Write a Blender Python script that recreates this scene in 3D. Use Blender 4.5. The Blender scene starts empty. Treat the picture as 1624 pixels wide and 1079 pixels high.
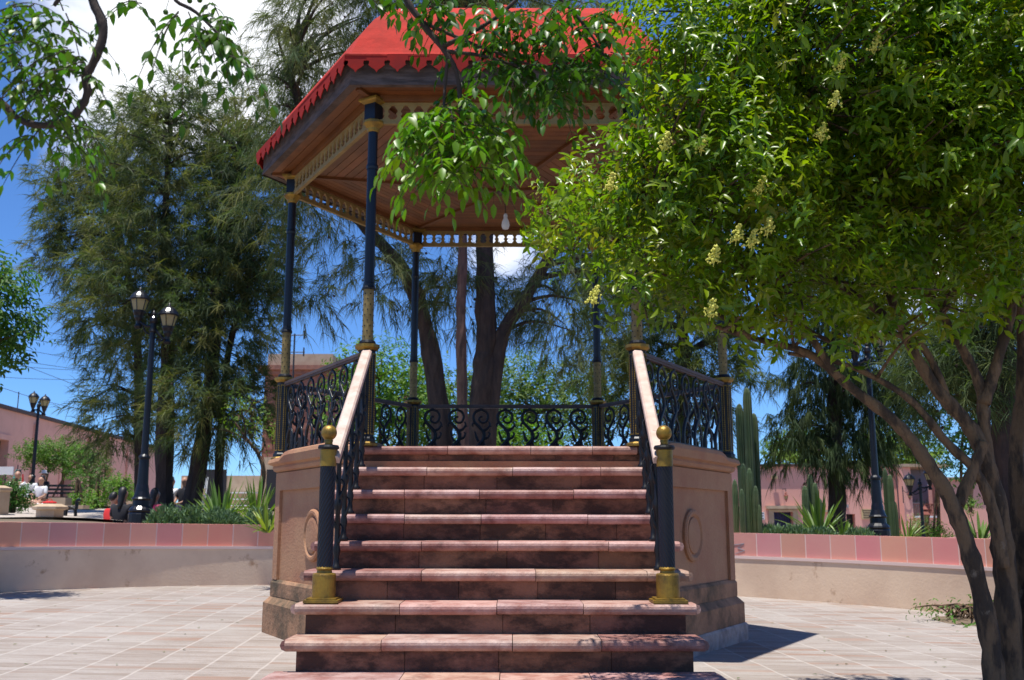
import bpy, math, random
import numpy as np
from math import sin, cos, pi, radians, atan2, hypot
from mathutils import Vector, Matrix

random.seed(7); rng = np.random.default_rng(7)
scn = bpy.context.scene
COL = scn.collection

# ------------------------------------------------------------------ camera
F, PT, EYE = 1577.0, 0.1803, 0.9755
cd = bpy.data.cameras.new("camera"); cam = bpy.data.objects.new("camera", cd); COL.objects.link(cam)
cam.location = (0, 0, EYE); cam.rotation_euler = (pi/2 + PT, radians(-0.05), 0)
cd.sensor_width = 36.0; cd.lens = F/1624*36; cd.clip_start = 0.05; cd.clip_end = 2000
cd.dof.use_dof = True; cd.dof.focus_distance = 5.6; cd.dof.aperture_fstop = 4.8
scn.camera = cam

# ------------------------------------------------------------------ world and sun
SUNV = Vector((-.57, -.60, 4.45)).normalized()          # from the ground to the sun
SEL = math.asin(SUNV.z)
w = bpy.data.worlds.new("World"); scn.world = w; w.use_nodes = True
nt = w.node_tree; N = nt.nodes; L = nt.links; N.clear()
out = N.new("ShaderNodeOutputWorld"); bg = N.new("ShaderNodeBackground")
sky = N.new("ShaderNodeTexSky"); sky.sky_type = 'NISHITA'; sky.sun_disc = False
sky.sun_elevation = SEL; sky.sun_rotation = atan2(SUNV.x, SUNV.y)
sky.altitude = 2200; sky.air_density = 1.0; sky.dust_density = 0.35; sky.ozone_density = 3.0
bg.inputs[1].default_value = 0.09
hs = N.new("ShaderNodeMix"); hs.data_type = 'RGBA'; hs.blend_type = 'MULTIPLY'; hs.inputs[0].default_value = 1
hs.inputs[7].default_value = (0.70, 1.06, 1.50, 1)
L.new(sky.outputs[0], hs.inputs[6])
tc = N.new("ShaderNodeTexCoord")
sep = N.new("ShaderNodeSeparateXYZ"); L.new(tc.outputs['Generated'], sep.inputs[0])
def wm(op, a, b=None, c=None):
    n = N.new("ShaderNodeMath"); n.operation = op
    for i, v in enumerate((a, b, c)):
        if v is None: continue
        if isinstance(v, (int, float)): n.inputs[i].default_value = v
        else: L.new(v, n.inputs[i])
    return n.outputs[0]
zz = wm('ADD', wm('MAXIMUM', sep.outputs[2], 0.0), 0.22)
cx = wm('DIVIDE', sep.outputs[0], zz); cy = wm('DIVIDE', sep.outputs[1], zz)
cmb = N.new("ShaderNodeCombineXYZ"); L.new(cx, cmb.inputs[0]); L.new(cy, cmb.inputs[1])
n1 = N.new("ShaderNodeTexNoise"); n1.inputs['Scale'].default_value = 1.6; n1.inputs['Detail'].default_value = 9
n1.inputs['Roughness'].default_value = 0.55; n1.inputs['Distortion'].default_value = 0.3
L.new(cmb.outputs[0], n1.inputs['Vector'])
def ray(px, py):
    a = Vector(((px-812)/F, 1, -(py-539.5)/F)); c, s = cos(PT), sin(PT)
    return Vector((a.x, c*a.y - s*a.z, s*a.y + c*a.z))
bias = None
for (px, py, sz, amt) in ((235, 20, .10, .50), (800, 400, .05, .32), (385, 90, .06, .35), (1240, 690, .05, .16),
                          (560, 10, .08, .2), (1500, 430, .1, .28)):
    d = ray(px, py).normalized()
    vm = N.new("ShaderNodeVectorMath"); vm.operation = 'DISTANCE'; vm.inputs[1].default_value = d
    nm = N.new("ShaderNodeVectorMath"); nm.operation = 'NORMALIZE'; L.new(tc.outputs['Generated'], nm.inputs[0])
    L.new(nm.outputs[0], vm.inputs[0])
    g = wm('MULTIPLY', wm('MAXIMUM', wm('SUBTRACT', 1.0, wm('DIVIDE', vm.outputs['Value'], sz*2)), 0.0), amt)
    bias = g if bias is None else wm('ADD', bias, g)
dens = wm('ADD', n1.outputs[0], bias)
mr = N.new("ShaderNodeMapRange"); mr.interpolation_type = 'SMOOTHSTEP'
mr.inputs[1].default_value = 0.66; mr.inputs[2].default_value = 0.92; L.new(dens, mr.inputs[0])
cl = N.new("ShaderNodeMix"); cl.data_type = 'RGBA'
L.new(mr.outputs[0], cl.inputs[0]); L.new(hs.outputs[2], cl.inputs[6])
cl.inputs[7].default_value = (11.0, 11.2, 11.8, 1)
L.new(cl.outputs[2], bg.inputs[0]); L.new(bg.outputs[0], out.inputs[0])

sd = bpy.data.lights.new("sun", 'SUN'); sd.energy = 5.0; sd.angle = radians(0.5); sd.color = (1, .955, .88)
so = bpy.data.objects.new("sun", sd); COL.objects.link(so); so.location = (-5, -5, 30)
so.rotation_euler = SUNV.to_track_quat('Z', 'Y').to_euler()
scn.view_settings.view_transform = 'Standard'; scn.view_settings.look = 'None'
scn.view_settings.exposure = 0.40; scn.view_settings.gamma = 1
scn.cycles.max_bounces = 8; scn.cycles.transparent_max_bounces = 4
scn.cycles.caustics_reflective = False; scn.cycles.caustics_refractive = False

# ------------------------------------------------------------------ helpers
def at(px, py, Y):
    d = ray(px, py); return Vector((d.x*Y/d.y, Y, EYE + d.z*Y/d.y))
def mpp(Y): return Y/F
def pz(x): return -.0465 - .0149*x
WC = (-1.0, 9.05); WR = 7.25
def sm(t):
    t = min(1, max(0, t)); return t*t*(3-2*t)
def tz(x, y):
    d = hypot(x-WC[0], y-WC[1]) - WR
    b = pz(max(-8, min(8, x))) + .80
    l = b + .42*sm(d/16); r = b - 2.5*sm((d-5)/18)
    s = sm((x/max(y, 8)*16 + 3)/5); return l*(1-s) + r*s

class MB:
    def __init__(s): s.v = []; s.f = []; s.c = []; s.t = (1, 1, 1)
    def add(s, vs, fs, c=None):
        o = len(s.v); s.v += [tuple(p) for p in vs]; s.f += [tuple(i+o for i in f) for f in fs]
        s.c += [c or s.t]*len(vs); return s
    def box(s, x0, x1, y0, y1, z0, z1, c=None, M=None):
        vs = [Vector((x, y, z)) for x in (x0, x1) for y in (y0, y1) for z in (z0, z1)]
        if M is not None: vs = [M @ p for p in vs]
        return s.add(vs, [(0,1,3,2),(4,6,7,5),(0,4,5,1),(2,3,7,6),(0,2,6,4),(1,5,7,3)], c)
    def lathe(s, prof, n=16, ang=0, cxy=(0, 0), c=None, cap=True, M=None):
        vs = [Vector((cxy[0]+r*cos(ang+2*pi*k/n), cxy[1]+r*sin(ang+2*pi*k/n), z)) for r, z in prof for k in range(n)]
        if M is not None: vs = [M @ p for p in vs]
        fs = [(i*n+k, i*n+(k+1) % n, (i+1)*n+(k+1) % n, (i+1)*n+k) for i in range(len(prof)-1) for k in range(n)]
        if cap: fs += [tuple(reversed(range(n))), tuple(range((len(prof)-1)*n, len(prof)*n))]
        return s.add(vs, fs, c)
    def tube(s, pts, rad, n=6, c=None, cap=True, flat=None, wob=0):
        pts = [Vector(p) for p in pts]; m = len(pts)
        if not hasattr(rad, '__len__'): rad = [rad]*m
        vs = []; up = None
        for i, p in enumerate(pts):
            t = (pts[min(i+1, m-1)] - pts[max(i-1, 0)]).normalized()
            if up is None: up = t.orthogonal()
            u = (up - t*up.dot(t))
            u = u.normalized() if u.length > 1e-6 else t.orthogonal().normalized()
            up = u; b = t.cross(u)
            for k in range(n):
                a = 2*pi*k/n; q = (u*cos(a) + b*sin(a))*rad[i]*(1 + (wob*(random.random()-.5) if wob else 0))
                if flat: q = Vector((q.x*flat[0], q.y*flat[1], q.z*flat[2]))
                vs.append(p+q)
        fs = [(i*n+k, i*n+(k+1) % n, (i+1)*n+(k+1) % n, (i+1)*n+k) for i in range(m-1) for k in range(n)]
        if cap: fs += [tuple(reversed(range(n))), tuple(range((m-1)*n, m*n))]
        return s.add(vs, fs, c)
    def prism(s, poly, y0, y1, c=None, M=None):      # polygon in x-z extruded along y
        n = len(poly); vs = [Vector((x, y0, z)) for x, z in poly] + [Vector((x, y1, z)) for x, z in poly]
        if M is not None: vs = [M @ p for p in vs]
        return s.add(vs, [tuple(range(n)), tuple(reversed(range(n, 2*n)))] + [(k, k+n, (k+1) % n+n, (k+1) % n) for k in range(n)], c)
    def build(s, name, mat, parent=None, smooth=False, loc=None):
        me = bpy.data.meshes.new(name); me.from_pydata(s.v, [], s.f)
        ca = me.color_attributes.new("tint", 'FLOAT_COLOR', 'POINT')
        ca.data.foreach_set("color", np.array([(*c, 1) for c in s.c], dtype=np.float32).ravel())
        me.materials.append(mat)
        if smooth: me.polygons.foreach_set("use_smooth", [True]*len(me.polygons))
        import bmesh
        bm = bmesh.new(); bm.from_mesh(me); bmesh.ops.recalc_face_normals(bm, faces=bm.faces); bm.to_mesh(me); bm.free()
        o = bpy.data.objects.new(name, me); COL.objects.link(o)
        if parent: o.parent = parent
        if loc is not None: o.location = loc
        return o
def np_mesh(name, V, Fc, C, mat, parent=None, extra=None):
    me = bpy.data.meshes.new(name); nv = len(V); nf, k = Fc.shape
    me.vertices.add(nv); me.vertices.foreach_set("co", V.astype(np.float32).ravel())
    me.loops.add(nf*k); me.loops.foreach_set("vertex_index", Fc.astype(np.int32).ravel())
    me.polygons.add(nf); me.polygons.foreach_set("loop_start", np.arange(0, nf*k, k, dtype=np.int32))
    me.polygons.foreach_set("loop_total", np.full(nf, k, dtype=np.int32)); me.update(calc_edges=True)
    ca = me.color_attributes.new("tint", 'FLOAT_COLOR', 'POINT')
    C4 = np.ones((nv, 4), dtype=np.float32); C4[:, :3] = C; ca.data.foreach_set("color", C4.ravel())
    me.materials.append(mat)
    o = bpy.data.objects.new(name, me); COL.objects.link(o)
    if parent: o.parent = parent
    return o
def tag(o, label=None, cat=None, group=None, kind=None):
    if label: o['label'] = label
    if cat: o['category'] = cat
    if group: o['group'] = group
    if kind: o['kind'] = kind
    return o
def empty(name, loc, rz=0, **k):
    o = bpy.data.objects.new(name, None); COL.objects.link(o); o.location = loc; o.rotation_euler = (0, 0, rz)
    o.empty_display_size = .2
    return tag(o, **k)
def copy_tree(o, parent=None):
    c = o.copy(); COL.objects.link(c); c.parent = parent
    for ch in list(o.children): copy_tree(ch, c)
    return c
def spline(P, sub=6):
    P = [Vector(p) for p in P]; o = []
    for i in range(len(P)-1):
        a, b, c, d = P[max(i-1, 0)], P[i], P[i+1], P[min(i+2, len(P)-1)]
        for k in range(sub):
            t = k/sub; o.append(.5*((2*b) + (c-a)*t + (2*a-5*b+4*c-d)*t*t + (3*b-a-3*c+d)*t**3))
    return o + [P[-1]]
def lerp(a, b, t): return a + (b-a)*t

# ------------------------------------------------------------------ materials
def mat(name, col, rough=.7, metal=0, spec=.5, col2=None, nscale=3, nmix=(.4, .65), bump=0, bscale=40, stain=None,
        stainscale=2.2, stainr=(.6, .75), stretch=None, transl=0, coat=0, fine=None, stain_stretch=None):
    m = bpy.data.materials.new(name); m.use_nodes = True; t = m.node_tree; n = t.nodes; l = t.links
    p = n["Principled BSDF"]
    p.inputs['Roughness'].default_value = rough; p.inputs['Metallic'].default_value = metal
    p.inputs['Specular IOR Level'].default_value = spec
    if coat: p.inputs['Coat Weight'].default_value = coat; p.inputs['Coat Roughness'].default_value = .12
    a = n.new("ShaderNodeAttribute"); a.attribute_name = "tint"
    tco = n.new("ShaderNodeTexCoord"); vec = tco.outputs['Object']
    def mapped(st):
        if not st: return vec
        mp = n.new("ShaderNodeMapping"); mp.inputs['Scale'].default_value = st; l.new(vec, mp.inputs[0]); return mp.outputs[0]
    def noise(sc, det=6, st=None, rgh=.6):
        q = n.new("ShaderNodeTexNoise"); q.inputs['Scale'].default_value = sc; q.inputs['Detail'].default_value = det
        q.inputs['Roughness'].default_value = rgh; l.new(mapped(st), q.inputs['Vector']); return q.outputs[0]
    def rng_(v, lo, hi, o0=0, o1=1):
        q = n.new("ShaderNodeMapRange"); q.inputs[1].default_value = lo; q.inputs[2].default_value = hi
        q.inputs[3].default_value = o0; q.inputs[4].default_value = o1; l.new(v, q.inputs[0]); return q.outputs[0]
    def mix(f, A, B, mode='MIX'):
        q = n.new("ShaderNodeMix"); q.data_type = 'RGBA'; q.blend_type = mode
        for i, v in ((0, f), (6, A), (7, B)):
            if isinstance(v, (int, float)): q.inputs[i].default_value = v
            elif isinstance(v, tuple): q.inputs[i].default_value = (*v[:3], 1)
            else: l.new(v, q.inputs[i])
        return q.outputs[2]
    c = (*col, 1)
    cur = col if col2 is None else mix(rng_(noise(nscale, 8, stretch), *nmix), col, col2)
    if fine: cur = mix(rng_(noise(fine, 4), .35, .7, 0, .35), cur, tuple(x*.55 for x in col))
    if stain: cur = mix(rng_(noise(stainscale, 10, stain_stretch, .7), *stainr, 0, .85), cur, stain)
    cur = mix(1.0, a.outputs['Color'], cur, 'MULTIPLY') if not isinstance(cur, tuple) else mix(1.0, a.outputs['Color'], cur, 'MULTIPLY')
    l.new(cur, p.inputs['Base Color'])
    if bump:
        b = n.new("ShaderNodeBump"); b.inputs['Strength'].default_value = bump; b.inputs['Distance'].default_value = .02
        l.new(noise(bscale, 8, stretch if stretch and stretch[2] < 1 else None), b.inputs['Height']); l.new(b.outputs[0], p.inputs['Normal'])
    if transl:
        tr = n.new("ShaderNodeBsdfTranslucent"); ms = n.new("ShaderNodeMixShader"); ms.inputs[0].default_value = transl
        tcx = mix(1.0, cur, (1.6, 1.9, .55), 'MULTIPLY'); l.new(tcx, tr.inputs[0])
        l.new(p.outputs[0], ms.inputs[1]); l.new(tr.outputs[0], ms.inputs[2])
        l.new(ms.outputs[0], n["Material Output"].inputs[0])
    return m
M = {}
STONE = (.44, .235, .125)
M['stone'] = mat('pink_sandstone', STONE, .85, col2=(.37, .165, .09), nscale=2.2, bump=.35, bscale=45, fine=60,
                 stain=(.10, .065, .045), stainscale=2.6, stainr=(.62, .8))
M['stonebase'] = mat('weathered_sandstone', (.42, .235, .13), .9, col2=(.29, .16, .09), nscale=3, bump=.5, bscale=30, fine=50,
                     stain=(.06, .052, .03), stainscale=2.6, stainr=(.43, .62))
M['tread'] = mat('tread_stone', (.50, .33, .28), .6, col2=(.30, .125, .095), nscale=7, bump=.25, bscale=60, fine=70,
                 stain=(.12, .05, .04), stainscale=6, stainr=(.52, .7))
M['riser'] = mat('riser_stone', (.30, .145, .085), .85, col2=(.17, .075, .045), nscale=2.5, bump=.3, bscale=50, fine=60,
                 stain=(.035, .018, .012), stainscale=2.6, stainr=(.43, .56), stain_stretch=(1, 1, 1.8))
M['concrete'] = mat('concrete', (.42, .38, .35), .95, col2=(.25, .22, .2), nscale=7, bump=.6, bscale=30)
M['plaster'] = mat('plaster', (.76, .58, .42), .9, col2=(.64, .47, .34), nscale=1.2, bump=.15, bscale=30,
                   stain=(.36, .21, .12), stainscale=2.1, stainr=(.60, .69))
M['walltile'] = mat('wall_tile', (.64, .27, .225), .8, col2=(.66, .33, .25), nscale=.8, bump=.12, bscale=50)
M['grout'] = mat('grout', (.72, .55, .50), .9)
M['navy'] = mat('navy_iron', (.003, .004, .009), .42, spec=.4, coat=.12)
M['black'] = mat('black_iron', (.005, .0055, .008), .45, spec=.35, coat=.1)
M['gold'] = mat('gold_paint', (.34, .205, .03), .45, metal=.55, col2=(.17, .105, .025), nscale=14, bump=.15, bscale=80)
M['goldpat'] = mat('gold_pattern', (.27, .19, .06), .55, metal=.2, col2=(.17, .12, .035), nscale=20)
M['olive'] = mat('olive_fretwork', (.30, .21, .075), .7, col2=(.22, .15, .05), nscale=6)
M['wood'] = mat('ceiling_wood', (.19, .07, .018), .5, col2=(.125, .043, .012), nscale=3, stretch=(1, 1, 1), bump=.1, bscale=30)
M['darkwood'] = mat('weathered_fascia', (.06, .04, .032), .85, col2=(.14, .10, .085), nscale=5, stretch=(1, 1, 5), bump=.3, bscale=30)
M['rail'] = mat('rail_wood', (.10, .062, .05), .55, col2=(.065, .04, .035), nscale=8, bump=.1)
M['railpale'] = mat('worn_handrail', (.60, .47, .40), .7, col2=(.5, .34, .27), nscale=9, stain=(.2, .11, .08), stainscale=16, stainr=(.6, .72), bump=.1)
M['roof'] = mat('red_roof', (.50, .042, .028), .9, spec=.15, col2=(.36, .036, .024), nscale=3.5, bump=.5, bscale=9, stain=(.24, .035, .025), stainscale=3, stainr=(.5, .75))
M['valance'] = mat('red_valance', (.36, .022, .015), .85, spec=.15, col2=(.26, .022, .018), nscale=5)
M['bark'] = mat('grey_bark', (.17, .105, .055), .95, col2=(.045, .030, .019), nscale=14, stretch=(1, 1, .3), bump=1.0, bscale=40, nmix=(.46, .56), fine=45, stain=(.22, .17, .12), stainscale=9, stainr=(.62, .7))
M['barkdark'] = mat('dark_bark', (.075, .05, .038), .95, col2=(.03, .022, .018), nscale=10, stretch=(1, 1, .25), bump=1.0, bscale=26, fine=30)
M['barkred'] = mat('reddish_bark', (.12, .065, .05), .95, col2=(.05, .03, .025), nscale=8, stretch=(1, 1, .3), bump=.8, bscale=20)
M['leaf'] = mat('privet_leaf', (.14, .215, .008), .34, spec=.42, transl=.38)
M['leafc'] = mat('chinaberry_leaf', (.06, .135, .006), .38, spec=.35, transl=.3)
M['needle'] = mat('needle_foliage', (.105, .125, .065), .7, spec=.15, transl=.3)
M['leafbg'] = mat('broad_foliage', (.075, .14, .03), .55, spec=.3, transl=.3)
M['grey_leaf'] = mat('grey_green_leaf', (.13, .20, .11), .8, spec=.2, transl=.15)
M['blade'] = mat('blade_leaf', (.14, .22, .05), .45, spec=.4, transl=.2)
M['cactus'] = mat('cactus_skin', (.05, .09, .035), .6, col2=(.08, .11, .045), nscale=4)
M['flower'] = mat('pale_flower', (.66, .62, .14), .8, transl=.2)
M['soil'] = mat('soil', (.19, .13, .09), .95, col2=(.10, .085, .05), nscale=.8, bump=.5, bscale=8)
M['gravel'] = mat('gravel', (.46, .40, .35), .95, col2=(.34, .29, .25), nscale=6, bump=.6, bscale=20)
M['pinkwall'] = mat('pink_render', (.78, .44, .35), .9, col2=(.68, .37, .29), nscale=.5, stain=(.34, .17, .14), stainscale=.35, stainr=(.55, .8), bump=.1)
M['pinkwall2'] = mat('bright_pink_render', (.78, .41, .33), .9, col2=(.72, .36, .29), nscale=.6, bump=.05)
M['brick'] = mat('pink_brick', (.34, .15, .10), .9, col2=(.24, .11, .08), nscale=4, bump=.5, bscale=10)
M['cream'] = mat('cream_stone', (.50, .38, .26), .9, col2=(.42, .3, .2), nscale=3)
M['greywall'] = mat('grey_render', (.33, .33, .36), .9, col2=(.28, .28, .30), nscale=1)
M['dark'] = mat('dark_interior', (.012, .011, .015), .6)
M['brown'] = mat('brown_wood', (.09, .04, .025), .6, col2=(.05, .025, .015), nscale=6)
M['white'] = mat('white_paint', (.75, .75, .75), .6)
M['glass'] = mat('lantern_glass', (.62, .50, .30), .25, spec=.5, transl=.4)
M['terracotta'] = mat('terracotta_iron', (.25, .07, .045), .6)
M['plate'] = mat('sign_plate', (.55, .42, .22), .6)
M['blue'] = mat('deep_blue', (.02, .02, .10), .5)
M['skin'] = mat('skin', (.42, .22, .14), .5)
M['hair'] = mat('black_hair', (.012, .01, .01), .5)
M['wire'] = mat('wire', (.03, .03, .035), .6)
M['red'] = mat('red_cloth', (.55, .02, .02), .8)
M['pinkcloth'] = mat('magenta_cloth', (.45, .03, .12), .8)
M['denim'] = mat('dark_denim', (.03, .035, .06), .9)
M['blackcloth'] = mat('black_cloth', (.015, .015, .02), .9)
M['greenish'] = mat('teal_cloth', (.06, .28, .25), .8)

# paving: courses of thin stone strips between pale joints running away from the camera
def paving_mat():
    m = bpy.data.materials.new('striped_stone_paving'); m.use_nodes = True; t = m.node_tree; n = t.nodes; l = t.links
    p = n["Principled BSDF"]; p.inputs['Roughness'].default_value = .8; p.inputs['Specular IOR Level'].default_value = .3
    tc = n.new("ShaderNodeTexCoord"); sp = n.new("ShaderNodeSeparateXYZ")
    wob = n.new("ShaderNodeTexNoise"); wob.inputs['Scale'].default_value = 2.5; l.new(tc.outputs['Object'], wob.inputs[0])
    l.new(tc.outputs['Object'], sp.inputs[0])
    def mth(op, a, b=None):
        q = n.new("ShaderNodeMath"); q.operation = op
        for i, v in enumerate((a, b)):
            if v is None: continue
            if isinstance(v, (int, float)): q.inputs[i].default_value = v
            else: l.new(v, q.inputs[i])
        return q.outputs[0]
    def mr(v, a, b, c=0, d=1):
        q = n.new("ShaderNodeMapRange"); q.inputs[1].default_value = a; q.inputs[2].default_value = b
        q.inputs[3].default_value = c; q.inputs[4].default_value = d; l.new(v, q.inputs[0]); return q.outputs[0]
    x = mth('ADD', mth('ADD', sp.outputs[0], mth('MULTIPLY', wob.outputs[0], .03)), mth('MULTIPLY', sp.outputs[1], .07))
    y = mth('ADD', sp.outputs[1], mth('MULTIPLY', wob.outputs[0], .06))
    xs = mth('DIVIDE', x, .40); col = mth('FLOOR', xs); fx = mth('FRACT', xs)
    ys = mth('ADD', mth('DIVIDE', y, .105), mth('MULTIPLY', col, .37)); row = mth('FLOOR', ys); fy = mth('FRACT', ys)
    ex = mth('MINIMUM', fx, mth('SUBTRACT', 1.0, fx)); ey = mth('MINIMUM', fy, mth('SUBTRACT', 1.0, fy))
    cmb = n.new("ShaderNodeCombineXYZ"); l.new(col, cmb.inputs[0]); l.new(row, cmb.inputs[1])
    wn = n.new("ShaderNodeTexWhiteNoise"); wn.noise_dimensions = '2D'; l.new(cmb.outputs[0], wn.inputs['Vector'])
    mp = n.new("ShaderNodeMapping"); mp.inputs['Scale'].default_value = (1.3, 22, 1); l.new(tc.outputs['Object'], mp.inputs[0])
    ns = n.new("ShaderNodeTexNoise"); ns.inputs['Scale'].default_value = 2.4; ns.inputs['Detail'].default_value = 10; ns.inputs['Roughness'].default_value = .7
    l.new(mp.outputs[0], ns.inputs[0])
    big = n.new("ShaderNodeTexNoise"); big.inputs['Scale'].default_value = .7; big.inputs['Detail'].default_value = 5; l.new(tc.outputs['Object'], big.inputs[0])
    fin = n.new("ShaderNodeTexNoise"); fin.inputs['Scale'].default_value = 30; fin.inputs['Detail'].default_value = 5; l.new(tc.outputs['Object'], fin.inputs[0])
    def mix(f, A, B, mode='MIX'):
        q = n.new("ShaderNodeMix"); q.data_type = 'RGBA'; q.blend_type = mode
        for i, v in ((0, f), (6, A), (7, B)):
            if isinstance(v, (int, float)): q.inputs[i].default_value = v
            elif isinstance(v, tuple): q.inputs[i].default_value = (*v, 1)
            else: l.new(v, q.inputs[i])
        return q.outputs[2]
    c = mix(mr(wn.outputs['Value'], .2, .95), (.36, .32, .295), (.25, .205, .175))
    c = mix(mr(wn.outputs['Value'], .90, .93, 0, .6), c, (.33, .185, .13))
    c = mix(mr(ns.outputs[0], .46, .60, 0, .85), c, (.25, .205, .17))
    c = mix(mr(ns.outputs[0], .57, .64, 0, .8), c, (.12, .092, .075))
    c = mix(mr(big.outputs[0], .45, .7, 0, .55), c, (.41, .385, .36))
    c = mix(mr(fin.outputs[0], .5, .75, 0, .4), c, (.25, .19, .16))
    jx = mr(ex, .010, .03, .42, 0); jy = mr(ey, .03, .10, .18, 0)
    c = mix(jy, c, (.47, .41, .36)); c = mix(jx, c, (.55, .51, .47))
    l.new(c, p.inputs['Base Color'])
    b = n.new("ShaderNodeBump"); b.inputs['Strength'].default_value = .4; b.inputs['Distance'].default_value = .01
    l.new(mth('ADD', ns.outputs[0], fin.outputs[0]), b.inputs['Height']); l.new(b.outputs[0], p.inputs['Normal'])
    return m
M['paving'] = paving_mat()

# ------------------------------------------------------------------ setting: paving, terrain
b = MB(); xs = np.linspace(-40, 40, 21); ys = np.linspace(-30, 26, 15)
vs = [(x, y, pz(x)) for y in ys for x in xs]
fs = [(j*21+i, j*21+i+1, (j+1)*21+i+1, (j+1)*21+i) for j in range(14) for i in range(20)]
b.add(vs, fs); tag(b.build('paving', M['paving']), kind='structure')
b = MB(); nth = 120; rads = [WR+.22, WR+.6, WR+1.2, WR+2, 10, 11.5, 13, 15, 17, 20, 23, 27, 32, 40, 60, 120, 400, 900]
vs = []; fs = []
for r in rads:
    for k in range(nth+1):
        th = radians(-35 + 250*k/nth); x, y = WC[0]+r*cos(th), WC[1]+r*sin(th)
        z = tz(x, y) + (.05*sin(x*1.3)*cos(y*1.7) if 8 < r < 60 else 0)
        vs.append((x, y, z))
for j in range(len(rads)-1):
    for k in range(nth): a = j*(nth+1)+k; fs.append((a, a+1, a+nth+2, a+nth+1))
b.add(vs, fs); tag(b.build('ground', M['soil'], smooth=True), kind='structure')
# gravel terrace on the left behind the wall
def patch(name, m, poly_x, poly_y, dz):
    b = MB(); nx, ny = 14, 12; vs = []
    for j in range(ny+1):
        for i in range(nx+1):
            u = i/nx; v = j/ny; y = lerp(*poly_y, v); x = lerp(poly_x[0]*y, poly_x[1]*y, u)
            vs.append((x, y, tz(x, y) + (.05*sin(x*1.3)*cos(y*1.7)) + dz))
    b.add(vs, [(j*(nx+1)+i, j*(nx+1)+i+1, (j+1)*(nx+1)+i+1, (j+1)*(nx+1)+i) for j in range(ny) for i in range(nx)])
    return tag(b.build(name, m, smooth=True), kind='structure')
patch('gravel_path', M['gravel'], (-.58, -.385), (19, 27), .035)
patch('pavement', M['gravel'], (-.60, -.12), (28, 60), .06)
patch('pavement', M['gravel'], (.2, .60), (30, 42), .08)

# ------------------------------------------------------------------ planter wall
WH, WL = .905, .555
wall = empty('planter_wall', (WC[0], WC[1], 0), label='long curved low pink stone planter wall ringing the plaza behind the bandstand', cat='wall')
def arc(m, r0, r1, h0, h1, t0, t1, n, c=None):
    vs = []
    for k in range(n+1):
        th = lerp(t0, t1, k/n)
        for r in (r0, r1):
            for h in (h0, h1):
                x, y = r*cos(th), r*sin(th); vs.append((x, y, pz(x+WC[0])+h))
    fs = [(0, 1, 3, 2), (4*n, 4*n+2, 4*n+3, 4*n+1)]
    for k in range(n):
        a = 4*k; fs += [(a, a+4, a+5, a+1), (a+2, a+3, a+7, a+6), (a+1, a+5, a+7, a+3), (a, a+2, a+6, a+4)]
    m.add(vs, fs, c)
T0, T1 = radians(-32), radians(212)
b = MB(); arc(b, WR, WR+.34, -.15, WL-.02, T0, T1, 140); b.build('plaster_base', M['plaster'], wall)
b = MB(); arc(b, WR-.012, WR+.34, WL-.018, WL+.022, T0, T1, 140); b.build('ledge', M['grout'], wall)
b = MB(); arc(b, WR+.0335, WR+.306, WL+.024, WH-.004, T0, T1, 140); b.build('mortar_core', M['grout'], wall)
b = MB(); nt_ = int((T1-T0)*WR/.375)
for k in range(nt_):
    a0 = lerp(T0, T1, k/nt_); a1 = lerp(T0, T1, (k+1)/nt_); g = .0075/WR
    q = random.random(); tn = (lerp(.88, 1.1, q), lerp(.85, 1.12, random.random()), lerp(.85, 1.15, random.random()))
    arc(b, WR+.03, WR+.31, WL+.028, WH, a0+g, a1-g, 2, tn)
b.build('tile_course', M['walltile'], wall)
# scratched mark
b = MB()
def onwall(px, py):
    d = ray(px, py); A = d.x**2+d.y**2; B = -2*(d.x*WC[0]+d.y*WC[1]); Cc = WC[0]**2+WC[1]**2-(WR+.027)**2
    t = (-B+math.sqrt(B*B-4*A*Cc))/(2*A); return Vector((t*d.x-WC[0], t*d.y-WC[1], EYE+t*d.z))
for a_, b_ in (((1164, 864), (1180, 862)), ((1180, 862), (1170, 869)), ((1170, 869), (1181, 873)), ((1181, 873), (1166, 878)), ((1164, 864), (1164, 872))):
    b.tube([onwall(*a_), onwall(*b_)], .006, 4)
b.build('graffiti_mark', M['greywall'], wall)

# ------------------------------------------------------------------ bandstand
GX, GY = -.0754, 9.3254; R6 = 2.0753; H = 1.53; S3 = math.sqrt(3)/2
gz = empty('bandstand', (GX, GY, 0), label='hexagonal bandstand with red scalloped roof on a pink stone base with stairs', cat='bandstand')
def hexr(m, prof, c=None, cap=True): m.lathe(prof, 6, 0, c=c, cap=cap)
# base
b = MB(); hexr(b, [(2.09, .30), (2.09, 1.42)], cap=False); base = b.build('base', M['stone'], gz)
b = MB(); hexr(b, [(2.19, -.2), (2.19, .25), (2.12, .31), (2.075, .31)], cap=False)
hexr(b, [(2.13, .31), (2.13, .43), (2.11, .455), (2.08, .455)], cap=False); b.build('plinth', M['stonebase'], base)
b = MB()
for s in (0, 5):
    Mx = Matrix.Rotation(radians(30+60*s)+pi/2, 4, 'Z'); a1 = 2.215*S3; a0 = 2.0*S3; tp = math.tan(radians(30)); vs = []
    for (y, z) in ((a0, -.2), (a1, -.2), (a1, .06), (a1-.012, .078), (a0, .082)):
        for sg in (-1, 1): vs.append(Mx @ Vector((sg*y*tp, -y, z)))
    b.add(vs, [(0, 1, 3, 2), (2, 3, 5, 4), (4, 5, 7, 6), (6, 7, 9, 8), (0, 2, 4, 6, 8), (1, 9, 7, 5, 3)])
b.build('concrete_footing', M['concrete'], base)
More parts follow.
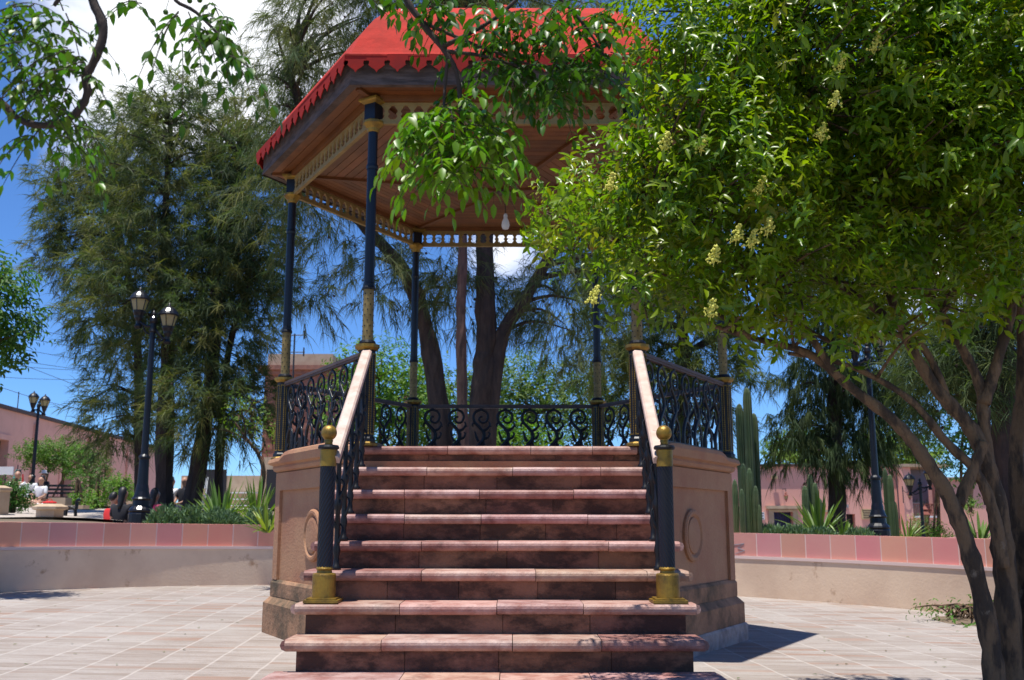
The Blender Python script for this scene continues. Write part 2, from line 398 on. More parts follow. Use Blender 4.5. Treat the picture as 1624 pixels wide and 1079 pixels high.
# raised frames around the panels, medallions, coping: side by side
for s in range(6):
    a = radians(30+60*s)                       # outward normal of this side
    Mx = Matrix.Rotation(a+pi/2, 4, 'Z')       # local -y is outward
    ap = 2.09*S3; hl = 1.045
    if s == 4: continue                        # the stairs stand here
    b = MB()
    for (x0, x1, z0, z1) in ((-hl, -hl+.13, .455, 1.41), (hl-.13, hl, .455, 1.41), (-hl+.13, hl-.13, 1.25, 1.41)):
        b.box(x0, x1, -ap-.028, -ap+.02, z0, z1, M=Mx)
    b.build('panel_frame', M['stone'], base)
    b = MB()
    Mr = Mx @ Matrix.Translation((0, -ap, .86)) @ Matrix.Rotation(pi/2, 4, 'X')
    b.lathe([(.215, .0), (.215, .02), (.20, .032), (.18, .032), (.165, .02), (.155, .012), (.15, .012)], 40, M=Mr, cap=False)
    b.lathe([(.15, .012), (.145, .026), (.12, .03), (.0005, .033)], 40, M=Mr, cap=False)
    b.build('medallion', M['stone'], base, smooth=False)
    # coping with a raised middle
    prof = [(-hl-.06, 1.545), (-.76, 1.555), (-.70, 1.575), (-.62, 1.595), (-.5, 1.60), (.5, 1.60), (.62, 1.595), (.70, 1.575), (.76, 1.555), (hl+.06, 1.545)]
    b = MB(); n = len(prof); vs = []; tp = math.tan(radians(30))
    for (x, z) in prof:
        for (dy, zz_) in ((-.0, 1.41), (.045, 1.43), (.055, 1.455), (.05, 1.475), (.085, 1.49), (.098, z-.045), (.088, z-.012), (.06, z), (-.30, z), (-.30, 1.5)):
            y = ap+dy; lim = y*tp; vs.append(Mx @ Vector((max(-lim, min(lim, x if abs(x) < 1.0 else math.copysign(9, x))), -y, zz_)))
    K = 10; fs = [(i*K+k, i*K+(k+1) % K, (i+1)*K+(k+1) % K, (i+1)*K+k) for i in range(n-1) for k in range(K)] + [tuple(range(K)), tuple(range((n-1)*K, n*K))]
    b.add(vs, fs, (lerp(.92, 1.05, random.random()),)*3); b.build('coping', M['stone'], base)
b = MB(); hexr(b, [(1.80, 1.40), (1.80, 1.515)]); gfl = b.build('floor', M['stone'], gz)

# staircase
EDGE, TR, SXO = 1.848, .2697, -.0181
halfw = {0: 1.145, 1: 1.14, 2: 1.14, 3: 1.14, 4: 1.155, 5: 1.16, 6: 1.15, 7: 1.14, 8: 1.20}
b = MB()
for k in range(0, 9):
    y0 = -(EDGE+k*TR)+.05; z1 = H-.17*k-.062; hw = halfw[k]-.055
    if k == 0: hw = 1.06
    x = SXO-hw; y1 = y0+TR-.03 if k else -1.80
    while x < SXO+hw-.01:
        x2 = min(x+random.uniform(.42, .62), SXO+hw)
        if SXO+hw-x2 < .2: x2 = SXO+hw
        q = random.uniform(.8, 1.12)
        b.box(x+.003, x2-.003, y0, y1+.01*random.random(), max(-.2, z1-.30) if k < 8 else -.2, z1, (q, q*random.uniform(.92, 1.05), q*random.uniform(.9, 1.05)))
        x = x2
    b.box(SXO-hw+.004, SXO+hw-.004, y0+.006, -1.78, -.2, z1-.004, (.9, .9, .9))
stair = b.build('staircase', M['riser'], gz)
def nosing(b, x0, x1, yf, yb, z, th, c):
    # rounded front edge slab
    pr = [(yb, z), (yf+.026, z), (yf+.012, z-.004), (yf+.003, z-.014), (yf, z-.028), (yf+.004, z-.043), (yf+.016, z-.056), (yf+.034, z-th), (yb, z-th)]
    n = len(pr); vs = [(x, y, zz_) for x in (x0, x1) for (y, zz_) in pr]
    b.add(vs, [tuple(range(n)), tuple(reversed(range(n, 2*n)))] + [(k, (k+1) % n, (k+1) % n+n, k+n) for k in range(n)], c)
for k in range(0, 9):
    b = MB(); z = H-.17*k; yf = -(EDGE+k*TR); hw = halfw[k] if k else 1.035; x = SXO-hw
    cuts = [x]
    while cuts[-1] < SXO+hw-.75: cuts.append(cuts[-1]+random.uniform(.45, .72))
    cuts.append(SXO+hw)
    for i in range(len(cuts)-1):
        q = random.uniform(.88, 1.1); c = (q, q*random.uniform(.88, 1.06), q*random.uniform(.88, 1.08)) if random.random() < .75 else (.75, .6, .6)
        dz = random.uniform(-.002, .002); g = .0022
        a0, a1 = cuts[i]+g, cuts[i+1]-g
        if i == 0 or i == len(cuts)-2:      # outer ends are rounded over
            pass
        nosing(b, a0, a1, yf+random.uniform(-.002, .002), (yf+TR+.06) if k else -1.5, z+dz, .062, c)
    # round ends
    if k:
        for sx in (-1, 1):
            P = [(SXO+sx*hw, yf+.03, z-.031), (SXO+sx*(hw+.012), yf+.03, z-.031)]
            b.tube([(SXO+sx*(hw-.001), yf+.028+TR*t, z-.031) for t in (0, .35, .7, 1.0)], .030, 8, c=c)
            vs = []
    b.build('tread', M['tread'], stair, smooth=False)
# pale floor slabs running behind the first nosing
b = MB(); hexr(b, [(1.79, 1.515), (1.79, 1.5275)]); b.build('floor_slab', M['tread'], gfl)

# columns
def column():
    b = MB(); zt = 4.14
    b.lathe([(.043, 2.75-H+.0), (.043, 3.55), (.041, 3.99)][:0] or [(.044, 2.75), (.044, 2.79), (.040, 2.80), (.038, 4.03)], 18, cap=False)
    b.lathe([(.044, 3.72), (.047, 3.74), (.044, 3.76)], 18, cap=False)
    b.box(-.052, .052, -.052, .052, 4.13, 4.262)
    return b.build('column', M['navy'], gz, smooth=False)
def column_subs(p, side):
    def sub(b, n, m, **k):
        o = b.build(n, m, p, **k); return o
    b = MB(); z0 = H+.002
    b.lathe([(.080, z0+.03), (.080, z0+.055), (.068, z0+.07), (.066, 2.25), (.074, 2.265)], 8, pi/8)
    sub(b, 'pedestal', M['black'])
    b = MB()   # beaded gold strips on the pedestal faces
    for k in range(8):
        a = pi/4*k; Mz = Matrix.Rotation(a, 4, 'Z')
        for sx in (-.0165, .0165):
            for i in range(34):
                z = lerp(z0+.10, 2.22, i/33); b.box(.0622, .0665, sx-.0035, sx+.0035, z-.0065, z+.0065, M=Mz)
        for z in (z0+.09, 2.232): b.box(.0622, .0665, -.021, .021, z-.004, z+.004, M=Mz)
    sub(b, 'gold_trim', M['gold'])
    b = MB(); b.lathe([(.072, 2.262), (.088, 2.275), (.098, 2.283), (.098, 2.306), (.06, 2.311)], 8, pi/8); sub(b, 'gold_cap', M['gold'])
    b = MB(); b.lathe([(.10, z0), (.10, z0+.018), (.084, z0+.03), (.07, z0+.034)], 8, pi/8); sub(b, 'gold_foot', M['gold'])
    b = MB(); b.lathe([(.062, 2.308), (.066, 2.32), (.060, 2.335), (.05, 2.342)], 16)
    sub(b, 'collar', M['black'])
    b = MB(); b.lathe([(.050, 2.74), (.052, 2.755), (.046, 2.77)], 16, cap=False); sub(b, 'sleeve_ring', M['black'])
    b = MB(); b.lathe([(.042, 2.335), (.042, 2.745)], 18); sub(b, 'patterned_sleeve', M['goldpat'])
    b = MB()
    for i in range(9):
        for k in range(6):
            a = 2*pi*(k+.5*(i % 2))/6; z = 2.37+i*.042
            Mz = Matrix.Rotation(a, 4, 'Z') @ Matrix.Translation((.0417, 0, z)) @ Matrix.Rotation(pi/2, 4, 'Y')
            b.lathe([(.0055, -.002), (.0055, .0025)], 6, M=Mz)
    sub(b, 'sleeve_dots', M['black'])['kind'] = 'stuff'
    b = MB(); b.lathe([(.042, 4.03), (.047, 4.04), (.052, 4.06), (.072, 4.085), (.084, 4.10), (.084, 4.118), (.07, 4.124), (.06, 4.132)], 16); sub(b, 'capital', M['gold'])
    b = MB(); b.lathe([(.075, 4.262), (.11, 4.275), (.125, 4.285), (.125, 4.302)], 4, pi/4)
    sub(b, 'abacus', M['gold'])
col0 = column(); column_subs(col0, 0)
cols = [col0]
for k in range(1, 6):
    c = copy_tree(col0, gz); cols.append(c)
for k, c in enumerate(cols):
    a = radians(60*k); c.location = (R6*cos(a), R6*sin(a), .0 if k in (4, 5) else .03); c.rotation_euler = (0, 0, a)
    if k not in (4, 5): c.location.z = .0

# railings
def scroll_mb():
    b = MB(); fl = (1, .55, 1)
    def st(pts, r0, r1):
        P = spline([(x, 0, z) for x, z in pts], 5); n = len(P)
        b.tube(P, [1.4*lerp(r0, r1, i/(n-1)) for i in range(n)], 6, flat=fl)
    st([(0, .63), (0, .60)], .012, .012)
    st([(0, .60), (.055, .575), (.078, .52), (.055, .465), (.01, .455), (-.02, .485), (-.008, .52), (.018, .518)], .011, .009)
    st([(0, .60), (-.06, .575), (-.085, .52), (-.07, .46), (-.015, .40), (.03, .34), (.028, .27), (-.02, .21), (-.062, .15), (-.08, .08), (-.078, 0)], .011, .018)
    st([(-.07, .46), (-.095, .44), (-.092, .41)], .012, .006)
    st([(.02, .36), (.07, .385), (.10, .43), (.085, .47)], .014, .006)
    st([(.10, .42), (.118, .41)], .008, .004)
    st([(.02, .27), (.075, .285), (.098, .33), (.08, .35)], .013, .006)
    st([(.03, .34), (.035, .30), (.028, .24), (.045, .20)], .017, .008)
    st([(-.07, .36), (-.055, .30), (-.03, .245)], .007, .014)
    st([(-.045, .17), (0, .205), (.05, .19), (.082, .14), (.088, .07), (.085, 0)], .010, .014)
    st([(.088, .09), (.05, .10), (.045, .07)], .010, .005)
    st([(-.078, .06), (-.04, .05), (-.036, .075)], .010, .005)
    return b
scr0 = None
for s in range(6):
    if s == 4: continue
    a = radians(30+60*s); ap = R6*S3; Mx = Matrix.Rotation(a+pi/2, 4, 'Z'); hl = R6/2-.06
    b = MB()
    b.box(-hl, hl, -ap-.026, -ap+.026, 2.238, 2.262, M=Mx); b.box(-hl, hl, -ap-.018, -ap+.018, 2.222, 2.239, M=Mx)
    rail = b.build('railing', M['rail'], gz)
    b = MB(); b.box(-hl, hl, -ap-.012, -ap+.012, 1.603, 1.617, M=Mx); b.build('bottom_bar', M['black'], rail)
    for i in range(7):
        if scr0 is None:
            scr0 = scroll_mb().build('baluster', M['black'], rail, smooth=True); o = scr0
        else: o = scr0.copy(); COL.objects.link(o); o.parent = rail
        p = Mx @ Vector(((i-3)*.272, -ap, 1.605)); o.location = p; o.rotation_euler = (0, 0, a+pi/2+(0 if s in (1,) else 0))
        if s == 1: o.rotation_euler = (0, 0, 0)

# stair handrails and newel posts
for sx in (-1, 1):
    xr = SXO+sx*1.0; P0 = Vector((sx*1.03, -R6*S3-.07, 2.235)); P1 = Vector((SXO+sx*.975, -(EDGE+5.72*TR)+.03, 1.335))
    b = MB(); d = (P1-P0).normalized(); up = Vector((1, 0, 0)).cross(d).normalized(); up = up if up.z > 0 else -up
    n = 12; K = 6; vs = []
    for i in range(n+1):
        c = P0.lerp(P1, i/n); w_ = .038
        for (u, v) in ((-w_, -.022), (-w_, .012), (-w_+.012, .024), (w_-.012, .024), (w_, .012), (w_, -.022)):
            vs.append(c + Vector((u, 0, 0)) + up*v)
    b.add(vs, [(i*K+k, i*K+(k+1) % K, (i+1)*K+(k+1) % K, (i+1)*K+k) for i in range(n) for k in range(K)] + [tuple(range(K)), tuple(range(n*K, n*K+K))])
    hr = b.build('stair_handrail', M['railpale'], gz)
    for k in range(1, 6):
        b = MB(); zb = H-.17*k; y = -(EDGE+k*TR)+.10; t = (y-P0.y)/(P1.y-P0.y); zt = lerp(P0.z, P1.z, t)-.02; x = lerp(P0.x, P1.x, t)
        h = zt-zb
        b.lathe([(.030, 0), (.030, .02), (.020, .03), (.016, .08), (.024, .12), (.017, .16), (.015, h*.45), (.026, h*.48), (.026, h*.52), (.015, h*.55), (.014, h-.14), (.022, h-.10), (.015, h-.05), (.018, h)], 8, cxy=(x, y), M=Matrix.Translation((0, 0, zb)))
        for q, zc in ((.035, .22), (-.035, .32), (.035, h*.62), (-.03, h*.75)):
            b.tube(spline([(x, y, zb+zc-.08), (x+q*.6, y-.01, zb+zc-.03), (x+q, y, zb+zc+.03), (x+q*.4, y+.01, zb+zc+.06)], 4), [.012]*4+[.009]*4+[.005]*5, 5)
        b.build('baluster', M['black'], hr, smooth=True)
    # newel
    xn = SXO+sx*1.005; yn = -(EDGE+6*TR)+.115; zn = H-.17*6+.002
    T = Matrix.Translation((xn, yn, zn))
    b = MB(); tw = []
    nf = 150; n = 60; vs = []
    for i in range(nf+1):
        z = lerp(.20, .79, i/nf)
        for k in range(n):
            a = 2*pi*k/n; r = .0445+.0016*cos(15*a + z*170*sx)
            vs.append((xn+r*cos(a), yn+r*sin(a), zn+z))
    b.add(vs, [(i*n+k, i*n+(k+1) % n, (i+1)*n+(k+1) % n, (i+1)*n+k) for i in range(nf) for k in range(n)])
    nw = b.build('newel_post', M['navy'], gz, smooth=False)
    b = MB(); b.box(-.10, .10, -.10, .10, 0, .016, M=T); b.box(-.085, .085, -.085, .085, .016, .026, M=T)
    b.lathe([(.068, .026), (.068, .155), (.064, .163), (.045, .166), (.043, .18), (.050, .19), (.044, .202)], 28, M=T); b.build('brass_base', M['gold'], nw)
    b = MB(); b.lathe([(.049, .785), (.049, .885)], 28, M=T); b.build('brass_sleeve', M['gold'], nw, smooth=False)
    b = MB(); b.lathe([(.05, .883), (.062, .888), (.064, .898), (.058, .91), (.03, .914)], 24, M=T); b.build('flange', M['black'], nw)
    pr = [(.026, .91), (.022, .925), (.026, .94)] + [(.047*sin(t), .985-.047*cos(t)) for t in np.linspace(.5, pi-.02, 14)]
    b = MB(); b.lathe(pr, 28, M=T); b.build('brass_ball', M['gold'], nw, smooth=True)

# roof
rp = [(2.45, 4.535), (2.45, 4.55), (2.385, 4.585), (2.345, 4.64), (2.28, 4.76), (2.20, 4.88), (2.10, 5.00), (1.98, 5.11), (1.84, 5.215), (1.66, 5.31), (1.4, 5.42), (1.0, 5.55), (.5, 5.66), (.12, 5.72)]
b = MB(); hexr(b, rp, cap=False); roof = b.build('roof', M['roof'], gz)
b = MB(); b.lathe([(.12, 5.70), (.16, 5.74), (.10, 5.80), (.05, 5.95), (.09, 6.02), (.03, 6.12)], 12); b.build('roof_finial', M['roof'], roof, smooth=True)
b = MB(); hexr(b, [(2.30, 4.33), (2.375, 4.33), (2.375, 4.535), (2.30, 4.535)], cap=False); b.build('fascia', M['darkwood'], roof)
b = MB(); hexr(b, [(2.385, 4.318), (2.385, 4.345)], cap=False); b.build('fascia_trim', M['darkwood'], roof)
# valance with ogee scallops
for s in range(6):
    a = radians(30+60*s); Mx = Matrix.Rotation(a+pi/2, 4, 'Z'); ap = 2.445*S3; n = 15; wv = 2.445/n
    b = MB()
    for i in range(n):
        x0 = -2.445/2+i*wv
        half = [(0, -.045), (.04, -.052), (.10, -.048), (.14, -.06), (.13, -.078), (.10, -.085), (.17, -.095), (.26, -.108), (.34, -.116), (.42, -.126), (.5, -.148)]
        pts = [(0, 0)] + half + [(1-u, v) for u, v in reversed(half[:-1])] + [(1, 0)]
        poly = [(x0+u*wv, 4.545+v) for u, v in pts]
        jig = random.uniform(-.004, .004)
        b.prism(poly, -ap-.004+jig, -ap+.002+jig, M=Mx)
    b.build('valance', M['valance'], roof)
# ceiling
b = MB(); hexr(b, [(2.36, 4.36), (2.1, 4.35), (.0001, 4.19)], cap=False); ceil = b.build('ceiling', M['darkwood'], gz)
def ceil_z(ap): # underside height by apothem
    r = ap/S3
    return 4.335 if r > 2.1 else lerp(4.165, 4.325, r/2.1)
nP = 26
for s in range(6):
    a = radians(30+60*s); Mx = Matrix.Rotation(a+pi/2, 4, 'Z'); b = MB(); tp = math.tan(radians(30))
    A = 2.30*S3; stepw = A/nP
    for i in range(nP):
        y0, y1 = i*stepw+.003, (i+1)*stepw-.003
        q = random.uniform(.75, 1.2); c = (q, q*random.uniform(.93, 1.05), q*.98)
        z0, z1 = ceil_z(y0), ceil_z(y1); x0, x1 = y0*tp-.012, y1*tp-.012
        if i == 0: x0 = 0
        vs = [(-x0, -y0, z0), (x0, -y0, z0), (x1, -y1, z1), (-x1, -y1, z1)]
        vs += [(x, y, z+.012) for x, y, z in vs]
        b.add([Mx @ Vector(p) for p in vs], [(0, 1, 2, 3), (4, 5, 6, 7), (0, 1, 5, 4), (1, 2, 6, 5), (2, 3, 7, 6), (3, 0, 4, 7)], c)
    b.build('ceiling_planks', M['wood'], ceil)
for s in range(6):
    a = radians(60*s); b = MB(); Mz = Matrix.Rotation(a, 4, 'Z')
    vs = [Mz @ Vector(p) for p in ((.02, -.022, 4.145), (.02, .022, 4.145), (2.28, .022, 4.315), (2.28, -.022, 4.315), (.02, -.022, 4.18), (.02, .022, 4.18), (2.28, .022, 4.345), (2.28, -.022, 4.345))]
    b.add(vs, [(0, 1, 2, 3), (4, 7, 6, 5), (0, 4, 5, 1), (1, 5, 6, 2), (2, 6, 7, 3), (3, 7, 4, 0)], (.8, .75, .7)); b.build('batten', M['wood'], ceil)
b = MB(); b.lathe([(.05, 4.125), (.08, 4.13), (.08, 4.15)], 16); b.build('ceiling_boss', M['darkwood'], ceil)
b = MB(); b.tube([(0, 0, 4.13), (0.01, 0, 3.92)], .004, 5); bl = b.build('light_bulb', M['dark'], gz)
b = MB(); b.lathe([(.012, 3.93), (.02, 3.91), (.02, 3.88), (.034, 3.85), (.04, 3.81), (.03, 3.775), (.002, 3.765)], 12, cxy=(.01, 0)); b.build('bulb', M['white'], bl, smooth=True)
# beam and fretwork friezes
for s in range(6):
    a = radians(30+60*s); Mx = Matrix.Rotation(a+pi/2, 4, 'Z'); ap = R6*S3; hl = R6/2-.05
    b = MB(); b.box(-hl, hl, -ap-.04, -ap+.04, 4.285, 4.345, M=Mx); bmx = b.build('beam', M['wood'], gz)
    b = MB(); b.box(-hl, hl, -ap-.011, -ap+.011, 4.262, 4.284, M=Mx); b.box(-hl, hl, -ap-.011, -ap+.011, 4.115, 4.142, M=Mx)
    b.box(-hl, hl, -ap-.017, -ap+.017, 4.100, 4.114, M=Mx)
    n = 19; wv = 2*hl/n
    for i in range(n):
        x0 = -hl+(i+.5)*wv
        half = [(.043, 4.263), (.030, 4.245), (.016, 4.225), (.013, 4.205), (.024, 4.195), (.024, 4.185), (.013, 4.178), (.018, 4.160), (.036, 4.141)]
        poly = [(x0-u, z) for u, z in half] + [(x0+u, z) for u, z in reversed(half)]
        b.prism(poly, -ap-.0075, -ap+.0075, M=Mx)
    b.build('frieze', M['olive'], bmx)

# ------------------------------------------------------------------ foliage generators
def rnd_in(E, n):
    """random points in a union of ellipsoids; E = list of (centre, (rx,ry,rz), weight)"""
    w_ = np.array([e[2] for e in E], float); w_ /= w_.sum(); idx = rng.choice(len(E), n, p=w_)
    d = rng.normal(size=(n, 3)); d /= np.linalg.norm(d, axis=1)[:, None]
    r = rng.random(n)**(1/2.2)
    c = np.array([tuple(e[0]) for e in E])[idx]; rr = np.array([e[1] for e in E])[idx]
    return c + d*rr*r[:, None], d, idx
def E_px(specs, D):
    o = []
    for (px, py, rx, ry, dd, dr) in specs:
        Y = D+dd; m = mpp(Y); o.append((at(px, py, Y), (rx*m, dr, ry*m), rx*ry*m*m*dr))
    return o
def norm(a): return a/np.maximum(np.linalg.norm(a, axis=1), 1e-9)[:, None]
def needles(name, E, ncl, per, ln, wd, parent, root, tints, droop=.75, m=None):
    P, d, _ = rnd_in(E, ncl)
    dirs = norm(d*np.array([1, 1, .6]) + rng.normal(size=(ncl, 3))*.45 + np.array([0, 0, .1]))
    blen = rng.uniform(.35, .8, ncl)*ln*1.4
    tint = np.array(tints)[rng.integers(0, len(tints), ncl)]*rng.uniform(.75, 1.25, (ncl, 1))
    t = rng.random((ncl, per))
    # strand bases along a drooping branchlet
    base = P[:, None] + dirs[:, None]*(t*blen[:, None])[..., None] + np.array([0, 0, -1])*((t**2)*blen[:, None]*.35)[..., None]
    base = base + rng.normal(size=base.shape)*.02*ln
    sd_ = dirs[:, None]*.55 + rng.normal(size=base.shape)*.38 + np.array([0, 0, -droop])
    sd_ /= np.linalg.norm(sd_, axis=2)[..., None]
    L_ = rng.uniform(.35, 1, (ncl, per))*ln*.8
    tip = base + sd_*L_[..., None] + np.array([0, 0, -.22])*L_[..., None]
    mid = (base+tip)/2 + np.array([0, 0, .10])*L_[..., None]
    side = np.cross(sd_, rng.normal(size=base.shape)); side /= np.linalg.norm(side, axis=2)[..., None]; side *= wd/2
    V = np.stack([base-side, base+side, mid+side*.9, mid-side*.9, tip], 2).reshape(-1, 3) - np.array(root)
    n = ncl*per; o = (np.arange(n)*5)[:, None]
    Fq = np.concatenate([o+np.array([[0, 1, 2]]), o+np.array([[0, 2, 3]]), o+np.array([[3, 2, 4]])])
    C = np.repeat(tint, per*5, axis=0)
    return np_mesh(name, V, Fq, C, m or M['needle'], parent)
def leaf_arrays(B, D_, Nn, Ls, Ws, tint, fold=.25, curl=.12):
    """six-vertex folded, pointed leaves. B base, D_ direction, Nn normal hint"""
    n = len(B); D_ = norm(D_); S_ = norm(np.cross(D_, Nn)); U = np.cross(S_, D_)
    L_ = Ls[:, None]; W_ = Ws[:, None]
    l1 = B + D_*L_*.30 + S_*W_*.46 + U*W_*fold; r1 = B + D_*L_*.30 - S_*W_*.46 + U*W_*fold
    l2 = B + D_*L_*.68 + S_*W_*.36 + U*(W_*fold*.8 - L_*curl*.5); r2 = B + D_*L_*.68 - S_*W_*.36 + U*(W_*fold*.8 - L_*curl*.5)
    tp = B + D_*L_ - U*L_*curl*1.4; md = B + D_*L_*.5 - U*L_*curl*.15
    V = np.stack([B, l1, l2, tp, r2, r1, md], 1).reshape(-1, 3); o = (np.arange(n)*7)[:, None]
    Fc = np.concatenate([o+np.array([[0, 1, 6]]), o+np.array([[1, 2, 6]]), o+np.array([[2, 3, 6]]), o+np.array([[3, 4, 6]]), o+np.array([[4, 5, 6]]), o+np.array([[5, 0, 6]])])
    return V, Fc, np.repeat(tint, 7, axis=0)
def twigs(name, E, nt2, per, size, parent, root, m, tints, updir=.4, droop=.1, spread=1.0, aspect=.42):
    P, d, _ = rnd_in(E, nt2)
    dirs = norm(d*.8 + rng.normal(size=(nt2, 3))*.5 + np.array([0, 0, updir]))
    tl = size*3.2; t = np.linspace(.15, 1, per)[None, :]
    base = P[:, None] + dirs[:, None]*(t*tl)[..., None]
    a = (np.arange(per)*2.4)[None, :] + rng.uniform(0, 6.28, (nt2, 1))
    s1 = norm(np.cross(dirs, rng.normal(size=(nt2, 3)))); s2 = np.cross(dirs, s1)
    rad = s1[:, None]*np.cos(a)[..., None] + s2[:, None]*np.sin(a)[..., None]
    D_ = rad*spread + dirs[:, None]*.55 + rng.normal(size=base.shape)*.2 + np.array([0, 0, -droop])
    Nn = dirs[:, None]*1.0 + np.array([0, 0, .8]) + rng.normal(size=base.shape)*.25
    tint = np.array(tints)[rng.integers(0, len(tints), nt2)]; tint = np.repeat(tint, per, axis=0)*rng.uniform(.75, 1.25, (nt2*per, 1))
    n = nt2*per; Ls = rng.uniform(.55, 1.35, n)*size; 
    V, Fc, C = leaf_arrays(base.reshape(-1, 3)-np.array(root), D_.reshape(-1, 3), Nn.reshape(-1, 3), Ls, Ls*aspect, tint)
    return np_mesh(name, V, Fc, C, m, parent)
def limbs(b, pts_list, n=8, wob=.12, sub=5):
    for pts, r0, r1 in pts_list:
        P = spline(pts, sub); k = len(P)
        ph = random.uniform(0, 6); b.tube(P, [lerp(r0, r1, (i/(k-1))**.85)*(1+.07*sin(i*1.3+ph)+.05*sin(i*2.9+ph*2)) for i in range(k)], n, wob=wob*1.6)
def rel(P, root): return [Vector(p)-Vector(root) for p in P]

# ------------------------------------------------------------------ casuarinas
G1 = [(1, 1, 1), (.75, .9, .8), (1.3, 1.15, .9), (.6, .72, .7), (1.6, 1.35, 1.0), (1.15, 1.2, .9), (1.3, 1.3, 1.1)]
def casuarina(label, base_px, D, trunks, crown, ncl, per=30, ln=.46, wd=.013, tints=G1, name='casuarina_tree', m='barkdark', twn=70, group='casuarina trees round the plaza', droop=.30, extra=None):
    x = at(base_px, 800, D).x; root = (x, D, tz(x, D)-.05)
    t = empty(name, root, label=label, cat='tree', group=group)
    b = MB(); ends = []
    for (pts, r0, r1) in trunks:
        P = [at(px, py, D+dd) for (px, py, dd) in pts]
        if pts[0][1] > 600: P[0] = Vector((P[0].x, P[0].y, root[2]))
        limbs(b, [(rel(P, root), r0, r1)], 10, .15); ends += [Vector(p)-Vector(root) for p in spline(P, 4)[4:]]
    E = E_px(crown, D)
    Pt, d, _ = rnd_in(E, twn)
    for p in Pt:
        p = Vector(p)-Vector(root)
        q = min(ends, key=lambda e: (e-p).length + .8*max(0, e.z-p.z))
        mid = q.lerp(p, .5) + Vector((random.uniform(-.1, .1), random.uniform(-.1, .1), .25*(p-q).length*.5))
        L_ = (p-q).length; b.tube(spline([q, mid, p], 4), [lerp(.028+.012*L_, .006, i/8) for i in range(9)], 5)
    b.build('trunk', M[m], t)
    needles('crown', E, int(ncl*1.35), per, ln, wd, t, root, tints, droop)
    # dark little cones hanging in the crown
    Pc, d, _ = rnd_in(E, 160); b = MB()
    for p in Pc:
        s_ = random.uniform(.016, .026); q = Vector(p)-Vector(root)
        b.lathe([(s_*.4, -s_), (s_, -s_*.3), (s_, s_*.4), (s_*.4, s_)], 5, cxy=(q.x, q.y), M=Matrix.Translation((0, 0, q.z)))
    b.build('cones', M['barkdark'], t)['kind'] = 'stuff'
    return t
casuarina('tall feathery casuarina whose trunk stands just right of the near left lamp post', 262, 21,
    [([(262, 800, 0), (262, 640, 0), (268, 500, 0), (262, 350, 0), (270, 200, 0)], .22, .05)],
    [(270, 300, 130, 170, 0, 1.6), (280, 180, 95, 75, 0, 1.1), (250, 480, 120, 130, 0, 1.5), (205, 430, 90, 110, -.4, 1.2)], 1050)
casuarina('spreading grey-green casuarina at the left edge of the tree clump', 222, 23,
    [([(226, 805, 0), (222, 700, 0), (218, 560, 0), (200, 420, 0), (170, 300, 0)], .16, .05)],
    [(150, 330, 85, 95, 0, 1.2), (110, 400, 55, 60, 0, .9), (95, 300, 45, 45, 0, .7), (200, 230, 70, 80, 0, 1.0), (150, 500, 60, 60, 0, .9), (190, 640, 60, 100, 0, 1.0)], 800)
casuarina('casuarina with leaning twin stems beside the seated man', 340, 20.5,
    [([(300, 805, 0), (322, 700, 0), (340, 560, 0), (350, 400, 0), (380, 250, 0)], .2, .06),
     ([(345, 805, .4), (350, 700, .4), (362, 560, .3), (400, 420, .2)], .13, .04)],
    [(380, 340, 80, 150, 0, 1.4), (380, 210, 65, 90, 0, 1.0), (345, 500, 95, 120, 0, 1.4), (330, 640, 85, 80, -.5, 1.3), (420, 430, 50, 90, .3, 1.0), (390, 640, 45, 70, 0, .8)], 1150, tints=[(.8, .95, .8), (.65, .8, .7), (1.2, 1.15, .85), (.7, .8, .75), (1.6, 1.3, .85)])
casuarina('huge casuarina with thick forked trunks right behind the bandstand', 765, 15.5,
    [([(755, 800, 0), (762, 640, 0), (770, 540, 0), (768, 420, 0), (765, 280, 0), (740, 60, 0), (730, -150, 0)], .20, .10),
     ([(765, 640, 0), (790, 560, 0), (830, 480, -.1), (875, 400, -.2), (940, 300, -.2), (1000, 150, 0)], .125, .06),
     ([(715, 800, .4), (700, 680, .4), (683, 560, .4), (660, 470, .4), (625, 410, .3), (570, 350, .2), (500, 250, 0), (460, 120, 0)], .19, .06)],
    [(470, 160, 85, 150, -.3, 1.2), (520, 50, 110, 110, 0, 1.4), (440, 300, 60, 100, 0, .9), (640, -40, 150, 90, 0, 1.6),
     (520, 330, 70, 90, 0, 1.0), (600, 440, 80, 70, .2, .9), (700, 450, 70, 80, .3, .8), (760, 470, 80, 70, .8, .8), (900, 480, 90, 110, .4, 1.1), (850, 60, 150, 120, 1, 1.4), (1000, 350, 120, 160, .6, 1.1), (490, 470, 45, 60, 0, .6)],
    1500, per=28, ln=.5, wd=.009, twn=110, droop=.7)
casuarina('straight reddish-barked tree between the forked trunks behind the bandstand', 735, 14.6,
    [([(737, 800, 0), (733, 640, 0), (731, 500, 0), (734, 380, 0), (733, 200, 0), (735, 0, 0)], .09, .06)],
    [(735, 30, 90, 70, 0, .8), (735, -60, 110, 60, 0, 1.0)], 150, m='barkred', name='casuarina_tree', twn=16)
casuarina('pale hazy casuarina filling the gap right of the bandstand railing', 1080, 21,
    [([(1075, 820, 0), (1080, 700, 0), (1085, 560, 0), (1070, 400, 0), (1060, 250, 0)], .2, .06)],
    [(1080, 520, 110, 110, 0, 1.4), (1130, 620, 60, 80, 0, 1.0), (1040, 620, 90, 80, 0, 1.2), (980, 560, 80, 90, .4, 1.1), (1060, 380, 120, 120, 0, 1.5), (960, 450, 70, 80, .4, 1.0), (1200, 560, 60, 50, .3, .8)], 1000, tints=[(1.4, 1.4, .8), (1.1, 1.2, .8), (1.6, 1.45, .9), (.8, .95, .8)])
